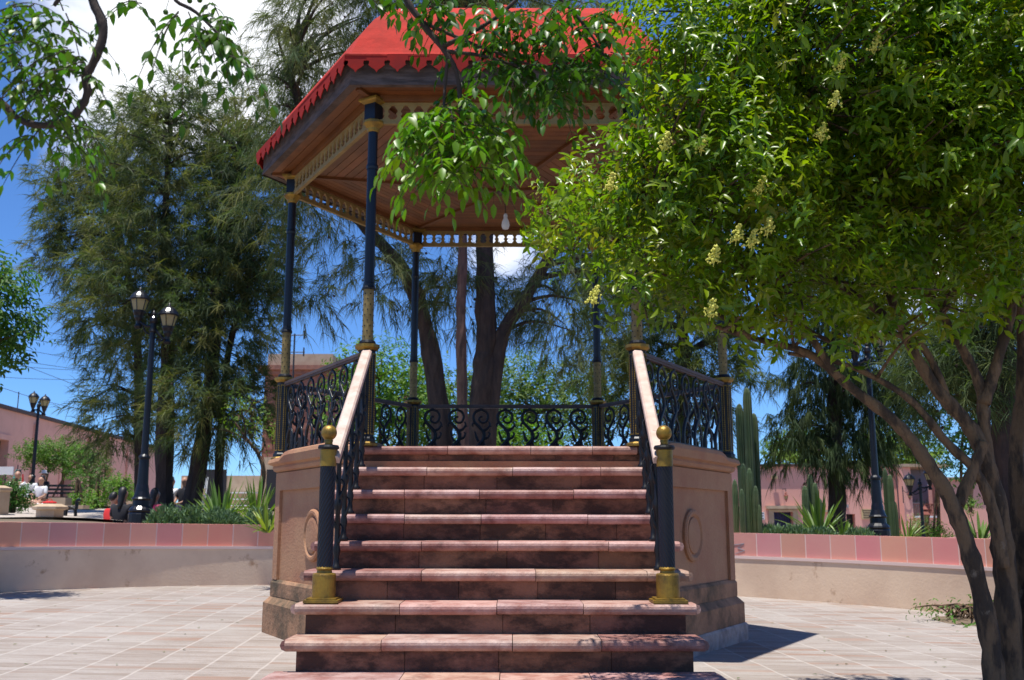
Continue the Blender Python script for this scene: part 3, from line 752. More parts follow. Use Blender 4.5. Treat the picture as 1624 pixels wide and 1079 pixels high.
casuarina('dark drooping casuarina in front of the pink house with the doorway', 1325, 21,
    [([(1328, 850, 0), (1326, 740, 0), (1322, 620, 0), (1328, 480, 0), (1330, 300, 0)], .2, .07)],
    [(1320, 600, 85, 50, 0, 1.2), (1270, 680, 50, 45, 0, .8), (1255, 715, 35, 42, -.2, .5), (1335, 700, 60, 55, 0, .9), (1385, 660, 55, 70, .3, .9), (1300, 735, 30, 35, -.3, .5), (1365, 735, 40, 42, -.2, .6), (1400, 600, 70, 60, 0, 1.0), (1330, 450, 110, 110, 0, 1.3)], 950, tints=[(.6, .75, .65), (.5, .65, .6), (.8, .9, .65), (.45, .6, .55)], droop=1.4)
casuarina('dark casuarina trunk behind the glossy tree at the right edge', 1592, 13.8,
    [([(1612, 880, 0), (1600, 760, 0), (1592, 640, 0), (1588, 500, 0), (1585, 300, 0)], .24, .13)],
    [(1560, 560, 80, 70, 0, .8), (1500, 620, 50, 60, .3, .6), (1600, 450, 90, 90, 0, .9), (1470, 550, 60, 40, .4, .6)], 420, ln=.5, wd=.010, tints=[(.7, .85, .7), (.55, .7, .6), (1, 1.05, .75)])

# ------------------------------------------------------------------ broadleaf background trees and bushes
def broad(name, label, cat, base_px, D, crown, n, size, trunk=None, tints=G1, m='leafbg', bark='bark', per=9, group=None, base_y=None, droop=.1, updir=.4):
    x = at(base_px, 800, D).x; root = (x, D, (tz(x, D)-.03) if base_y is None else at(base_px, base_y, D).z)
    t = empty(name, root, label=label, cat=cat, group=group)
    E = E_px(crown, D); b = MB(); ends = []
    for (pts, r0, r1) in (trunk or [([(base_px, 800, 0), (base_px+4, 760, 0), (crown[0][0], crown[0][1], 0)], .07, .03)]):
        P = [at(px, py, D+dd) for (px, py, dd) in pts]; P[0] = Vector((P[0].x, P[0].y, root[2])) if pts[0][1] > 600 else P[0]
        limbs(b, [(rel(P, root), r0, r1)], 8); ends += [Vector(p)-Vector(root) for p in spline(P, 3)[2:]]
    Pt, d, _ = rnd_in(E, 26)
    for p in Pt:
        p = Vector(p)-Vector(root); q = min(ends, key=lambda e: (e-p).length)
        b.tube([q, q.lerp(p, .5)+Vector((0, 0, .04)), p], [.02, .013, .005], 5)
    b.build('trunk' if cat == 'tree' else 'stem', M[bark], t)
    twigs('crown' if cat == 'tree' else 'foliage', E, n, per, size, t, root, M[m], tints, updir, droop)
    return t
YG = [(1.6, 1.6, .7), (1.2, 1.4, .8), (1.9, 1.9, .8), (.9, 1.1, .8)]
OL = [(1.3, 1.15, .9), (1, 1, .9), (1.7, 1.45, 1.1), (.75, .8, .75)]
broad('round_tree', 'bright yellow-green tree seen through the left railing of the bandstand', 'tree', 600, 24,
      [(600, 600, 75, 60, 0, 1.2), (560, 650, 60, 50, 0, 1.0), (650, 640, 60, 60, 0, 1.0), (600, 690, 90, 40, 0, 1.0)], 900, .11, tints=YG)
broad('round_tree', 'olive-green tree behind the back railing of the bandstand, right of the forked trunks', 'tree', 850, 27,
      [(830, 620, 85, 55, 0, 1.6), (900, 660, 80, 60, 0, 1.5), (780, 670, 60, 60, 0, 1.3), (960, 640, 60, 50, 0, 1.3)], 1300, .12, tints=OL)
broad('leafy_bush', 'bright green bush low behind the back railing of the bandstand', 'bush', 820, 20,
      [(790, 700, 55, 30, 0, .6), (850, 712, 50, 24, 0, .6)], 350, .09, tints=YG)
broad('round_tree', 'olive tree behind the forked trunks, seen through the left back corner of the bandstand', 'tree', 690, 27,
      [(690, 640, 70, 60, 0, 1.5), (660, 700, 70, 50, 0, 1.3)], 700, .12, tints=OL)
broad('round_tree', 'pale olive tree rising over the roof of the pink house', 'tree', 1270, 46,
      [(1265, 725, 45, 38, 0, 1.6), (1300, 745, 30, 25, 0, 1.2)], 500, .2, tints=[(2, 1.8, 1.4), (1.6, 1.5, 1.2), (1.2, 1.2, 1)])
broad('round_tree', 'tree with yellowish tips above the grey walled house', 'tree', 1440, 46,
      [(1450, 728, 40, 22, 0, 1.4), (1400, 720, 40, 30, 0, 1.4)], 400, .2, tints=[(2.2, 1.9, .7), (1.2, 1.3, .8)])
broad('round_tree', 'hazy tree in the gap between trunks at the far right', 'tree', 1520, 30,
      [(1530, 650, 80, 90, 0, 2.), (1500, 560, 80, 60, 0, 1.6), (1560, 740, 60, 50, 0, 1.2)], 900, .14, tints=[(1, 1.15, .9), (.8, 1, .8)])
broad('umbrella_tree', 'small flat-topped tree by the left pink wall under the distant lamp', 'tree', 75, 34.5,
      [(90, 722, 48, 20, 0, 1.0), (55, 722, 30, 14, 0, .7), (125, 735, 38, 16, 0, .8)], 620, .10,
      trunk=[([(74, 805, 0), (72, 770, 0), (80, 740, 0), (95, 725, 0)], .07, .03), ([(74, 765, 0), (110, 745, 0), (130, 735, 0)], .04, .02)], tints=[(1.1, 1.15, .8), (.8, .9, .7), (1.4, 1.4, .9)])
broad('edge_tree', 'leafy dark tree reaching in from the left edge at mid height', 'tree', -60, 12.5,
      [(-20, 480, 62, 70, 0, .8), (10, 530, 45, 28, 0, .4), (-30, 560, 50, 50, 0, .6), (0, 445, 28, 28, 0, .3)], 420, .09,
      trunk=[([(-80, 900, 0), (-75, 700, 0), (-60, 550, 0), (-20, 480, 0)], .1, .03), ([(-60, 550, 0), (0, 540, 0), (45, 525, 0)], .03, .008)], tints=[(.8, 1, .8), (.6, .8, .7), (1.1, 1.3, .9)], droop=.6)
# low bushes on the left terrace
for (px, D, cr, n, lb, tt) in (
    (195, 27, [(190, 778, 22, 16, 0, .4)], 160, 'small flowering bush beside the woman in white', YG),
    (20, 22, [(10, 790, 24, 18, 0, .5), (25, 796, 14, 12, 0, .3)], 220, 'dense dark green bush at the left edge by the gravel', [(.7, 1, .6), (.5, .75, .5)]),
    (120, 28, [(130, 800, 18, 10, 0, .4)], 120, 'low green clump between stone steps, right of the stone pillar', YG),
    (152, 27, [(153, 803, 9, 14, 0, .3)], 90, 'narrow green bush in the stone planter left of the near lamp post', YG),
    (140, 31, [(140, 745, 30, 34, 0, .7), (160, 770, 30, 25, 0, .6)], 260, 'climbing greenery against the left pink wall', [(1, 1.2, .8), (.7, .9, .7)]),
    (195, 30, [(200, 790, 14, 8, 0, .3)], 70, 'tiny green tuft against the pink wall behind the lamp post', YG)):
    broad('leafy_bush', lb, 'bush', px, D, cr, n, .075, tints=tt)
# grey-green lavender mounds on top of the wall
GG = [(1, 1, 1), (1.3, 1.25, 1.2), (.75, .85, .8)]
def mound(px, w_, D, ytop, label):
    x = at(px, 820, D).x; z0 = tz(x, D)-.05; zt = at(px, ytop, D).z; root = (x, D, z0); rx = w_*mpp(D)/2
    t = empty('lavender_bush', root, label=label, cat='bush', group='grey-green bushes along the planter wall')
    E = [(Vector((x, D, z0+.05)), (rx, .35, zt-z0-.03), 1)]
    nn = 520; P, d, _ = rnd_in(E, nn); P[:, 2] = np.maximum(P[:, 2], z0+.02)
    per = 9; D_ = norm(np.repeat(d, per, 0)*.6 + rng.normal(size=(nn*per, 3))*.5 + np.array([0, 0, .8]))
    B = np.repeat(P, per, 0) + rng.normal(size=(nn*per, 3))*.018 - np.array(root)
    tt = np.repeat(np.array(GG)[rng.integers(0, 3, nn)], per, 0)*rng.uniform(.7, 1.3, (nn*per, 1))
    Ls = rng.uniform(.04, .10, nn*per)
    V, Fc, C = leaf_arrays(B, D_, rng.normal(size=(nn*per, 3)), Ls, Ls*.22, tt); np_mesh('foliage', V, Fc, C, M['grey_leaf'], t)
    b = MB()
    for k in range(8): b.tube([(0, 0, 0), (random.uniform(-rx, rx)*.7, random.uniform(-.2, .2), (zt-z0)*.6)], [.012, .004], 4)
    b.build('stem', M['bark'], t)
    return t
for px, w_, yt, lb in ((262, 60, 807, 'grey-green bush right beside the near left lamp base'), (308, 50, 806, 'round grey-green bush under the seated man'),
                       (345, 50, 812, 'grey-green bush at the left foot of the spiky plant'), (362, 44, 816, 'low grey-green bush in front of the spiky plant'),
                       (412, 55, 811, 'grey-green bush touching the left side of the bandstand')):
    mound(px, w_, 16.6, yt, lb)
for px, w_, yt, lb in ((1215, 60, 836, 'grey-green bush at the foot of the tall cacti'), (1255, 60, 838, 'grey-green bush under the dark doorway'),
                       (1300, 50, 842, 'grey-green bush beneath the spiky plant on the right'), (1362, 44, 844, 'grey-green bush immediately left of the right lamp base')):
    mound(px, w_, 16.2, yt, lb)
# spiky plants
def blades(name, label, px, D, n, Lm, spread, wb=.045, z_off=0, grp='spiky rosette plants', tints=((1, 1, 1), (1.3, 1.25, 1), (.7, .85, .7))):
    x = at(px, 820, D).x; root = (x, D, tz(x, D)+z_off); t = empty(name, root, label=label, cat='plant', group=grp)
    b = MB()
    for i in range(n):
        a = random.uniform(0, 2*pi); el = random.uniform(spread, 1.45); L_ = Lm*random.uniform(.65, 1.05)
        d = Vector((cos(a)*cos(el), sin(a)*cos(el), sin(el))); s_ = Vector((-sin(a), cos(a), 0)); up = d.cross(s_)
        c = random.choice(tints); q = random.uniform(.8, 1.2); c = tuple(v*q for v in c); vs = []
        o = Vector((cos(a), sin(a), 0))*.04
        for k in range(6):
            u = k/5; p = o + d*L_*u - Vector((0, 0, 1))*(.12*L_*u*u*cos(el)*2); ww = wb*(.7+.9*u)*(1-u**3)+.001
            vs += [p - s_*ww/2 + up*ww*.15, p - up*ww*.12, p + s_*ww/2 + up*ww*.15]
        fs = []
        for k in range(5):
            for j in range(2): fs.append((k*3+j, k*3+j+1, k*3+j+4, k*3+j+3))
        b.add(vs, fs, c)
    b.build('blades', M['blade'], t)
    return t
blades('spiky_plant', 'large spiky green plant on the wall left of the bandstand', 352, 17.2, 60, 1.0, .5)
blades('spiky_plant', 'second spiky plant crowded against the bandstand corner', 408, 18.2, 45, 1.1, .45)
blades('spiky_plant', 'spiky plant in front of the dark casuarina, right of the doorway', 1297, 17.6, 36, .95, .6)
blades('spiky_plant', 'short spiky plant low on the wall beneath the casuarina trunk', 1335, 16.8, 20, .45, .4)
blades('spiky_plant', 'small bristly plant between the right lamp post and the far lamp', 1437, 19, 30, .55, .35, wb=.03, z_off=0)
blades('spiky_plant', 'spiky plant glimpsed between the two right tree trunks', 1552, 15.5, 20, .6, .5)
blades('spiky_plant', 'yellowish spiky plant close behind the left coping corner', 425, 14.9, 26, .55, .2, tints=((1.9, 1.5, .6), (1.4, 1.3, .6), (.9, .8, .6)))
# cacti
def cactus(label, px, D, stems, grp='columnar cacti behind the right wall'):
    x = at(px, 820, D).x; root = (x, D, tz(x, D)-.05); t = empty('columnar_cactus', root, label=label, cat='cactus', group=grp)
    for (sx, topy, wpx, dy) in stems:
        p = at(sx, topy, D+dy); r = wpx*mpp(D)/2; h = p.z-root[2]; b = MB(); n = 24; vs = []; rows = 14
        zs = [h*i/(rows-4) for i in range(rows-4)] + [h*1.0-0*i for i in range(0)]
        prof = [(r*.8, 0), (r*.95, h*.15), (r, h*.4), (r*1.02, h*.55), (r*.96, h*.6), (r, h*.65), (r*.97, h-.20), (r*.8, h-.08), (r*.5, h-.025), (r*.1, h)]
        prof = [(a_, z_) for a_, z_ in prof]
        for (rr, z) in prof:
            for k in range(n):
                a = 2*pi*k/n; q = rr*(1+.13*(1 if k % 2 == 0 else -1)); vs.append((p.x-root[0]+q*cos(a), dy+q*sin(a), z))
        fs = [(i*n+k, i*n+(k+1) % n, (i+1)*n+(k+1) % n, (i+1)*n+k) for i in range(len(prof)-1) for k in range(n)] + [tuple(range((len(prof)-1)*n, len(prof)*n))]
        q = random.uniform(.8, 1.25); b.add(vs, fs, (q, q, q*.9)); b.build('stem', M['cactus'], t)
    return t
cactus('tall column cactus rising right beside the bandstand', 1180, 16, [(1172, 640, 12, .1), (1184, 615, 13, 0), (1195, 655, 12, .2), (1178, 735, 11, -.25)])
cactus('clump of shorter column cacti at the end of the right wall', 1185, 15.2, [(1165, 760, 9, 0), (1176, 775, 9, -.1), (1188, 742, 10, .1), (1198, 770, 9, 0), (1204, 800, 6, -.1)])
cactus('slim column cacti left of the dark casuarina trunk', 1285, 20, [(1276, 770, 10, 0), (1284, 752, 10, .3), (1292, 765, 9, 0), (1300, 790, 8, 0)])
cactus('column cacti just right of the right lamp post', 1408, 18, [(1403, 742, 8, .2), (1411, 752, 9, 0), (1419, 795, 7, 0)])
# soil bed with roots beside the right wall
b = MB(); p0 = Vector((5.35, 11.5, pz(5.35))); vs = [(0, 0, .06)]; nn = 18
for k in range(nn): a = 2*pi*k/nn; vs.append((.75*cos(a)*random.uniform(.85, 1.1), .75*sin(a)*random.uniform(.85, 1.1), .0))
b.add(vs, [(0, 1+k, 1+(k+1) % nn) for k in range(nn)]); bed = tag(b.build('planting_bed', M['soil'], loc=p0), kind='structure')
t = empty('dry_shrub', p0, label='dry tangled twiggy shrub at the foot of the right wall behind the trunk', cat='bush')
b = MB()
for k in range(70):
    a = random.uniform(0, 2*pi); r = random.uniform(.2, .55); c = Vector((random.uniform(-.45, .3), random.uniform(-.3, .2), .05))
    b.tube(spline([c, c+Vector((r*.4*cos(a), r*.4*sin(a), .12)), c+Vector((r*cos(a), r*sin(a), random.uniform(.0, .1)))], 4), [.014, .013, .012, .011, .01, .009, .008, .006, .004], 4)
b.build('twigs', M['bark'], t)
twigs('foliage', [(p0+Vector((-.3, -.2, .06)), (.55, .4, .08), 1)], 45, 5, .06, t, p0, M['leafbg'], [(1, 1.2, .8)])

# ------------------------------------------------------------------ lamp posts
def lamp(label, px, D, hgt, tilt, yaw, root_z=None, sep=.40, nz=1.0):
    x = at(px, 800, D).x; root = (x, D, tz(x, D)-.02 if root_z is None else root_z)
    t = empty('street_lamp', root, label=label, cat='street lamp', group='black double-lantern street lamps'); s = hgt/4.35
    b = MB(); pr = [(.215, 0), (.215, .22), (.20, .25), (.215, .28), (.20, .31), (.155, .36), (.15, .46), (.175, .49), (.15, .52), (.12, .62), (.115, .68), (.10, .75), (.085, 1.2), (.10, 1.22), (.10, 1.25), (.085, 1.27), (.065, 1.29), (.058, 2.3), (.048, 3.55), (.07, 3.57), (.055, 3.62), (.055, 3.72), (.075, 3.76), (.06, 3.83), (.03, 3.87), (.045, 3.90), (.03, 3.94), (.01, 3.97)]
    pr = [(r*s, z*s) for r, z in pr]; b.lathe(pr, 16); b.build('post', M['navy'], t, smooth=False)
    for sg in (-1, 1):
        ex = Vector((cos(yaw), sin(yaw), 0)); c = ex*(sg*sep*s); dz = -sg*tilt
        b = MB()
        b.tube(spline([Vector((0, 0, 3.68*s)), ex*(sg*sep*.4*s)+Vector((0, 0, (3.60)*s+dz*.5)), ex*(sg*sep*.8*s)+Vector((0, 0, 3.58*s+dz)), c+Vector((0, 0, 3.66*s+dz))], 5), .028*s, 7)
        b.tube(spline([Vector((0, 0, 3.5*s)), ex*(sg*sep*.45*s)+Vector((0, 0, 3.48*s+dz*.5)), ex*(sg*sep*.7*s)+Vector((0, 0, 3.56*s+dz)), ex*(sg*sep*.55*s)+Vector((0, 0, 3.62*s+dz*.7))], 4), .016*s, 6)
        arm = b.build('arm', M['navy'], t, smooth=True)
        T = Matrix.Translation((c.x, c.y, 3.62*s+dz)) @ Matrix.Scale(s, 4); T2 = T
        b = MB(); b.lathe([(.05, -.14), (.07, -.10), (.04, -.05), (.045, 0), (.075, .06), (.08, .10), (.105, .16), (.112, .20)], 14, M=T)
        b.lathe([(.185, .40), (.19, .42), (.165, .47), (.12, .53), (.06, .57), (.035, .585), (.02, .60), (.026, .62), (.006, .65)], 16, M=T)
        for k in range(6):
            a = pi/6+k*pi/3; b.tube([T @ Vector((.108*cos(a), .108*sin(a), .20)), T @ Vector((.165*cos(a), .165*sin(a), .405))], .009*s, 5)
        lt = b.build('lantern', M['navy'], t)
        b = MB(); b.lathe([(.104, .20), (.160, .405)], 6, pi/6, M=T); b.build('glass', M['glass'], lt)
    return t
lamp('tall black double street lamp nearest on the left, behind the pink wall', 224, 18, 4.30, .14, 0.15, sep=.27/1.0)
lamp('distant double lamp post in front of the left pink building', 48, 33, 4.0, .05, 0.1, sep=.20)
lamp('tall black street lamp on the right with its lanterns hidden in leaves', 1391, 16.8, 3.7, -.05, .3, sep=.30)
o = lamp('distant double street lamp in front of the grey and pink house', 1461, 31, 4.0, -.09, .1, root_z=at(1461, 741, 31).z-3.98, sep=.36)

# ------------------------------------------------------------------ left building (long pink facade)
def facade(root, dirv, out, rects, m):
    pass
A = Vector((at(0, 648, 36).x, 36, 0)); dirw = (Vector((at(116, 674, 43.5).x, 43.5, 0))-A).normalized()
Hb = at(0, 648, 36).z; zb = 1.0
A0 = A - dirw*8; rb = (A0.x, A0.y, zb)
bld = empty('pink_building', rb, math.atan2(dirw.y, dirw.x), label='long low pink rendered building along the left side of the square', cat='building')
Lb = 31.5; hgt = Hb-zb     # local: +x along the wall, -y faces the square
b = MB()
openings = [(6.6, 8.9, 0, 2.9), (14.5, 15.7, 0, 2.5), (20, 21.3, 0, 2.5), (26, 27.3, 0, 2.5)]
x = 0
for (a0, a1, z0, z1) in openings:
    b.box(x, a0, 0, .5, -.5, hgt); b.box(a0, a1, 0, .5, z1, hgt-.0); x = a1
b.box(x, Lb, 0, .5, -.5, hgt); b.box(0, Lb, .5, 8, -.5, hgt-.1); b.build('wall', M['pinkwall'], bld)
b = MB(); b.box(-.1, Lb+.1, -.10, .3, hgt+.002, hgt+.14); b.build('cornice', M['brown'], bld)
for (a0, a1, z0, z1) in openings:
    b = MB(); b.box(a0+.003, a1-.003, .25, .33, 0, z1-.003)
    for q in range(1, 4): xx = lerp(a0, a1, q/4); b.box(xx-.03, xx+.03, .21, .249, .1, z1-.1)
    b.build('door', M['brown'], bld)
    b = MB(); b.box(a0-.22, a0-.002, -.05, .24, 0, z1+.2); b.box(a1+.002, a1+.22, -.05, .24, 0, z1+.2); b.box(a0-.002, a1+.002, -.05, .24, z1+.003, z1+.2)
    b.build('door_frame', M['pinkwall'], bld)
for xx in (11.2, 17.5, 23.5, 30):
    b = MB(); b.box(xx, xx+.45, -.09, -.003, -.4, hgt-.27); b.build('pilaster', M['pinkwall'], bld)
b = MB(); b.tube([(12, 1, hgt), (12, 1, hgt+1.1)], .02, 5); b.tube([(19, 1, hgt), (19, 1, hgt+.8)], .02, 5); b.build('antenna', M['wire'], bld)
# tower building behind
pT = at(420, 600, 44); tw_ = empty('tower_building', (pT.x, 44, 0), label='square pink brick building with cream cornice left behind the bandstand', cat='building')
ht = at(420, 588, 44).z; wd_ = (532-417)*mpp(44)
b = MB(); b.box(0, wd_, 0, 6, 0, ht)
for k in range(int(ht/.45)): b.box(-.02, wd_+.02, -.02, -.002, k*.45, k*.45+.03, (.8, .75, .75))
b.build('wall', M['brick'], tw_)
b = MB(); b.box(-.3, wd_+.3, -.3, 6.2, ht+.002, ht+.2); b.box(-.15, wd_+.15, -.15, 6.1, ht-.2, ht-.003); b.build('cornice', M['brick'], tw_)
b = MB(); b.box(.1, wd_-.2, 0, 6, ht+.203, ht+.75); b.build('parapet', M['cream'], tw_)
b = MB(); b.box(1.2, 2.0, -.05, -.021, 2.2, 4.6); b.build('window', M['dark'], tw_)
# low stone house between clump and bandstand
pS = at(385, 800, 40); st_ = empty('stone_house', (pS.x-2.5, 40, 0), label='low rough stone and adobe house behind the spiky plant', cat='building')
b = MB(); b.box(0, 5.6, 0, 4, 0, at(385, 755, 40).z); b.box(3.2, 5.3, .2, 3, at(385, 755, 40).z, at(385, 725, 40).z); b.build('wall', M['cream'], st_)
b = MB(); b.box(1, 1.8, -.04, -.002, 1.2, 3.0); b.box(3.4, 3.9, -.04, -.002, 1.2, 3.0); b.build('door', M['dark'], st_)
b = MB()
for k in range(4): b.box(2.1+.0*k, 3.1, -.5, -.06, 1.3+k*.25, 1.34+k*.25)
b.build('shutter', M['white'], st_)

# ------------------------------------------------------------------ right houses
Dr = 40
def fx(px): return at(px, 800, Dr).x
def fz(py): return at(1300, py, Dr).z
h1 = empty('pink_house', (fx(1192), Dr, -2.2), label='bright pink house with a stone-framed doorway on the right', cat='building')
def box_px(b, x0, x1, ya, yb, y0, y1, o, c=None):   # px rect -> local box on the facade
    b.box(fx(x0)-o.location.x, fx(x1)-o.location.x, y0, y1, fz(yb)-o.location.z, fz(ya)-o.location.z, c)
b = MB()
box_px(b, 1120, 1226, 740, 900, 0, .4, h1); box_px(b, 1226, 1256, 740, 812, 0, .4, h1); box_px(b, 1256, 1341, 740, 900, 0, .4, h1)
box_px(b, 1341, 1355, 740, 815, 0, .4, h1); box_px(b, 1355, 1424, 740, 900, 0, .4, h1); box_px(b, 1120, 1424, 742, 900, .4, 6, h1)
b.build('wall', M['pinkwall2'], h1)
b = MB(); box_px(b, 1118, 1426, 736, 740, -.12, .3, h1); b.build('parapet', M['brown'], h1)
b = MB(); box_px(b, 1226.3, 1255.7, 812.3, 900, .3, .38, h1); b.build('door', M['blue'], h1)
b = MB()
for k in range(7): xx = 1228+k*4.3; box_px(b, xx, xx+.8, 813, 890, .2, .22, h1)
b.build('door_bars', M['dark'], h1)
b = MB(); box_px(b, 1218, 1225.8, 808, 900, -.08, .2, h1); box_px(b, 1256.2, 1264, 808, 900, -.08, .2, h1); box_px(b, 1226, 1256, 808, 811.8, -.08, .2, h1)
box_px(b, 1214, 1268, 802, 807, -.22, .1, h1); b.build('door_surround', M['cream'], h1)
b = MB(); box_px(b, 1341.3, 1354.7, 815.3, 900, .3, .38, h1); b.build('door', M['dark'], h1)
b = MB(); box_px(b, 1298, 1318, 808, 812, -.15, .0-.003, h1); b.build('lintel', M['cream'], h1)
def signboard(name, label, x0, x1, ya, yb, m, lines=0, lm=None):
    z0, z1 = fz(yb), fz(ya); t = empty(name, (fx(x0), Dr-.06, z0), label=label, cat='sign')
    b = MB(); b.box(0, fx(x1)-fx(x0), 0, .05, 0, z1-z0); b.build('board', M[m], t)
    b = MB(); Wd = fx(x1)-fx(x0); hh = z1-z0
    for k in range(lines): zz_ = hh*(.85-.7*k/max(1, lines-1)); b.box(Wd*.12, Wd*random.uniform(.7, .88), -.006, -.001, zz_-.015, zz_+.015)
    if lines: b.build('lettering', M[lm or 'brown'], t)
    return t
signboard('wall_sign', 'small white notice on the pink house left of the doorway', 1205, 1211, 812, 824, 'white', 3, 'dark')
signboard('wall_sign', 'yellowish framed plate on the pink house beside the right lamp post', 1365, 1384, 807, 823, 'plate', 4, 'brown')
signboard('number_plate', 'tiny dark number plate above the narrow door of the pink house', 1341, 1345, 800, 805, 'greywall')
t = empty('flood_light', (fx(1228), Dr-.15, fz(757)), label='small orange floodlight high on the pink house wall', cat='lamp')
b = MB(); b.box(-.1, .1, -.12, .06, -.06, .07); b.tube([(0, .06, 0), (0, .149, -.05)], .02, 5); b.build('housing', M['plate'], t)
# grey / pink house on the right
h2 = empty('grey_house', (fx(1424), Dr-.6, -2.2), label='grey walled house with pink frontage and planted balcony behind the distant right lamp', cat='building')
Yf = 0
b = MB(); box_px(b, 1424.5, 1438, 742, 900, 0, .5, h2); box_px(b, 1438, 1478, 821, 900, 0, .5, h2); box_px(b, 1478, 1800, 762, 900, -.2, .5, h2); box_px(b, 1424.5, 1800, 765, 900, 3, 7, h2)
b.build('wall', M['pinkwall2'], h2)
b = MB(); box_px(b, 1438, 1500, 742, 822, 2.2, 2.9, h2); b.build('recess_wall', M['greywall'], h2)
b = MB(); box_px(b, 1424.3, 1500, 737, 741.6, -.15, 3.2, h2); box_px(b, 1478, 1802, 758, 761.6, -.35, .5, h2); b.build('parapet', M['cream'], h2)
b = MB(); box_px(b, 1439, 1477, 818, 820.8, -.12, .5, h2); b.build('balcony_ledge', M['white'], h2)
b = MB()
for k in range(14): xx = 1440+k*2.7; box_px(b, xx, xx+.5, 800, 817.6, .0, .03, h2)
box_px(b, 1439, 1477, 799, 800, -.01, .04, h2); b.build('balcony_rail', M['terracotta'], h2)
b = MB(); box_px(b, 1440, 1455, 797, 817, .2, .5, h2); b.build('mosaic_panel', M['gravel'], h2)
b = MB(); box_px(b, 1503, 1516, 833, 900, -.23, -.203, h2); b.build('door', M['dark'], h2)
b = MB(); box_px(b, 1494, 1522, 827, 830, -.42, -.203, h2); b.build('lintel', M['cream'], h2)
b = MB()
for k in range(12): xx = 1488+k*3.0; box_px(b, xx, xx+.6, 843, 900, -1.5, -1.47, h2)
box_px(b, 1487, 1523, 843, 844, -1.52, -1.45, h2); b.build('entrance_railing', M['terracotta'], h2)
for (px, py, lb) in ((1450, 812, 'terracotta pot at the left end of the balcony'), (1458, 812, 'terracotta pot in the middle of the balcony'), (1469, 811, 'large terracotta pot at the right end of the balcony')):
    z0 = fz(817.6); t = empty('flower_pot', (fx(px), Dr-.45+.3, z0), label=lb, cat='flower pot', group='terracotta pots on the grey house balcony')
    b = MB(); b.lathe([(.07, 0), (.11, .2), (.13, .21), (.13, .25), (.10, .25)], 10); b.build('pot', M['terracotta'], t)
    E = [(Vector((fx(px), Dr-.15, z0+.36)), (.13, .1, .13), 1)]; twigs('foliage', E, 16, 5, .07, t, (fx(px), Dr-.15, z0), M['leafbg'], [(1.6, .9, .8), (1, 1.1, .8)])
# hanging lanterns
def hang(label, px, ytop, ybot, D):
    p0_, p1_ = at(px, ytop, D), at(px, ybot, D); h = p0_.z-p1_.z; t = empty('hanging_lantern', p1_, label=label, cat='lantern', group='pink iron lanterns hanging on the right houses')
    b = MB(); b.lathe([(.01, 0), (.09*h, .18*h), (.13*h, .22*h), (.13*h, .25*h)], 6)
    b.lathe([(.20*h, .55*h), (.22*h, .58*h), (.14*h, .70*h), (.06*h, .76*h), (.15*h, .80*h), (.05*h, .92*h), (.01, h)], 6)
    for k in range(6):
        a = k*pi/3; b.tube([(.13*h*cos(a), .13*h*sin(a), .24*h), (.19*h*cos(a), .19*h*sin(a), .56*h)], .012*h, 4)
    f_ = b.build('frame', M['terracotta'], t); b = MB(); b.lathe([(.115*h, .25*h), (.175*h, .55*h)], 6); b.build('glass', M['glass'], t)
    b = MB(); b.tube([(0, 0, h), (0, 0, h+.1), (0, .5, h+.1)], .015, 5); b.build('bracket', M['wire'], t)
hang('small lantern hanging above the stone-framed doorway of the pink house', 1247, 779, 796, Dr-.5)
hang('pink iron lantern hanging high in front of the grey wall', 1443, 777, 793, Dr-.6)
hang('large pink iron lantern hanging just right of the distant right lamp post', 1469, 800, 838, 33)
t = empty('iron_sign_bracket', at(1432, 785, Dr-.7), label='thin black iron bracket on the corner of the grey house', cat='bracket')
b = MB(); b.tube([(0, 0, -.3), (0, 0, .35)], .02, 5); b.tube(spline([(0, 0, .2), (.15, 0, .1), (.25, 0, .2)], 4), .012, 4); b.build('scroll', M['wire'], t)
t = empty('flower_planter', (at(1457, 845, 34).x, 34, at(1457, 860, 34).z), label='red-brown planter with pink flowers under the distant right lamp', cat='planter')
b = MB(); b.box(-.3, .25, -.2, .2, 0, .42); b.box(-.32, .27, -.22, .22, .421, .5); b.build('box', M['terracotta'], t)
r_ = t.location; twigs('flowers', [(Vector(r_)+Vector((-.05, 0, .62)), (.3, .2, .18), 1)], 60, 6, .07, t, r_, M['leafbg'], [(5, 1.2, 4), (1.2, 1.3, .9), (6, 3, 8)])['kind'] = 'stuff'
broad('leafy_bush', 'yellow-green shrub right of the distant right lamp post', 'bush', 1483, 32, [(1480, 850, 14, 16, 0, .4)], 90, .1, tints=YG, base_y=880)
broad('leafy_bush', 'green plant high on the pink frontage between the right trunks', 'bush', 1538, 38.5, [(1538, 802, 9, 7, 0, .2)], 40, .09, tints=YG, base_y=812)

# ------------------------------------------------------------------ small things on the left terrace
p = at(80, 800, 19.5); zt = at(80, 800, 19.5).z; zg = tz(p.x, 19.5)-.02
t = empty('stone_pillar', (p.x, 19.5, zg), label='squat beige stone pillar with a hexagonal cap behind the left wall', cat='pillar')
b = MB(); b.lathe([(.25, -.1), (.25, zt-zg-.12)], 6, .2); b.build('shaft', M['cream'], t)
b = MB(); b.lathe([(.27, zt-zg-.12), (.33, zt-zg-.10), (.33, zt-zg-.055), (.20, zt-zg)], 6, .2); b.build('cap', M['cream'], t)
t = empty('red_bag', (p.x-.02, 19.5, zt+.002), label='small red bag lying on the stone pillar', cat='bag')
b = MB(); b.lathe([(.12, 0), (.15, .02), (.13, .045), (.05, .06)], 10, M=Matrix.Scale(.9, 4)); b.tube(spline([(-.06, 0, .05), (0, 0, .1), (.06, 0, .05)], 4), .006, 4); b.build('bag', M['red'], t)
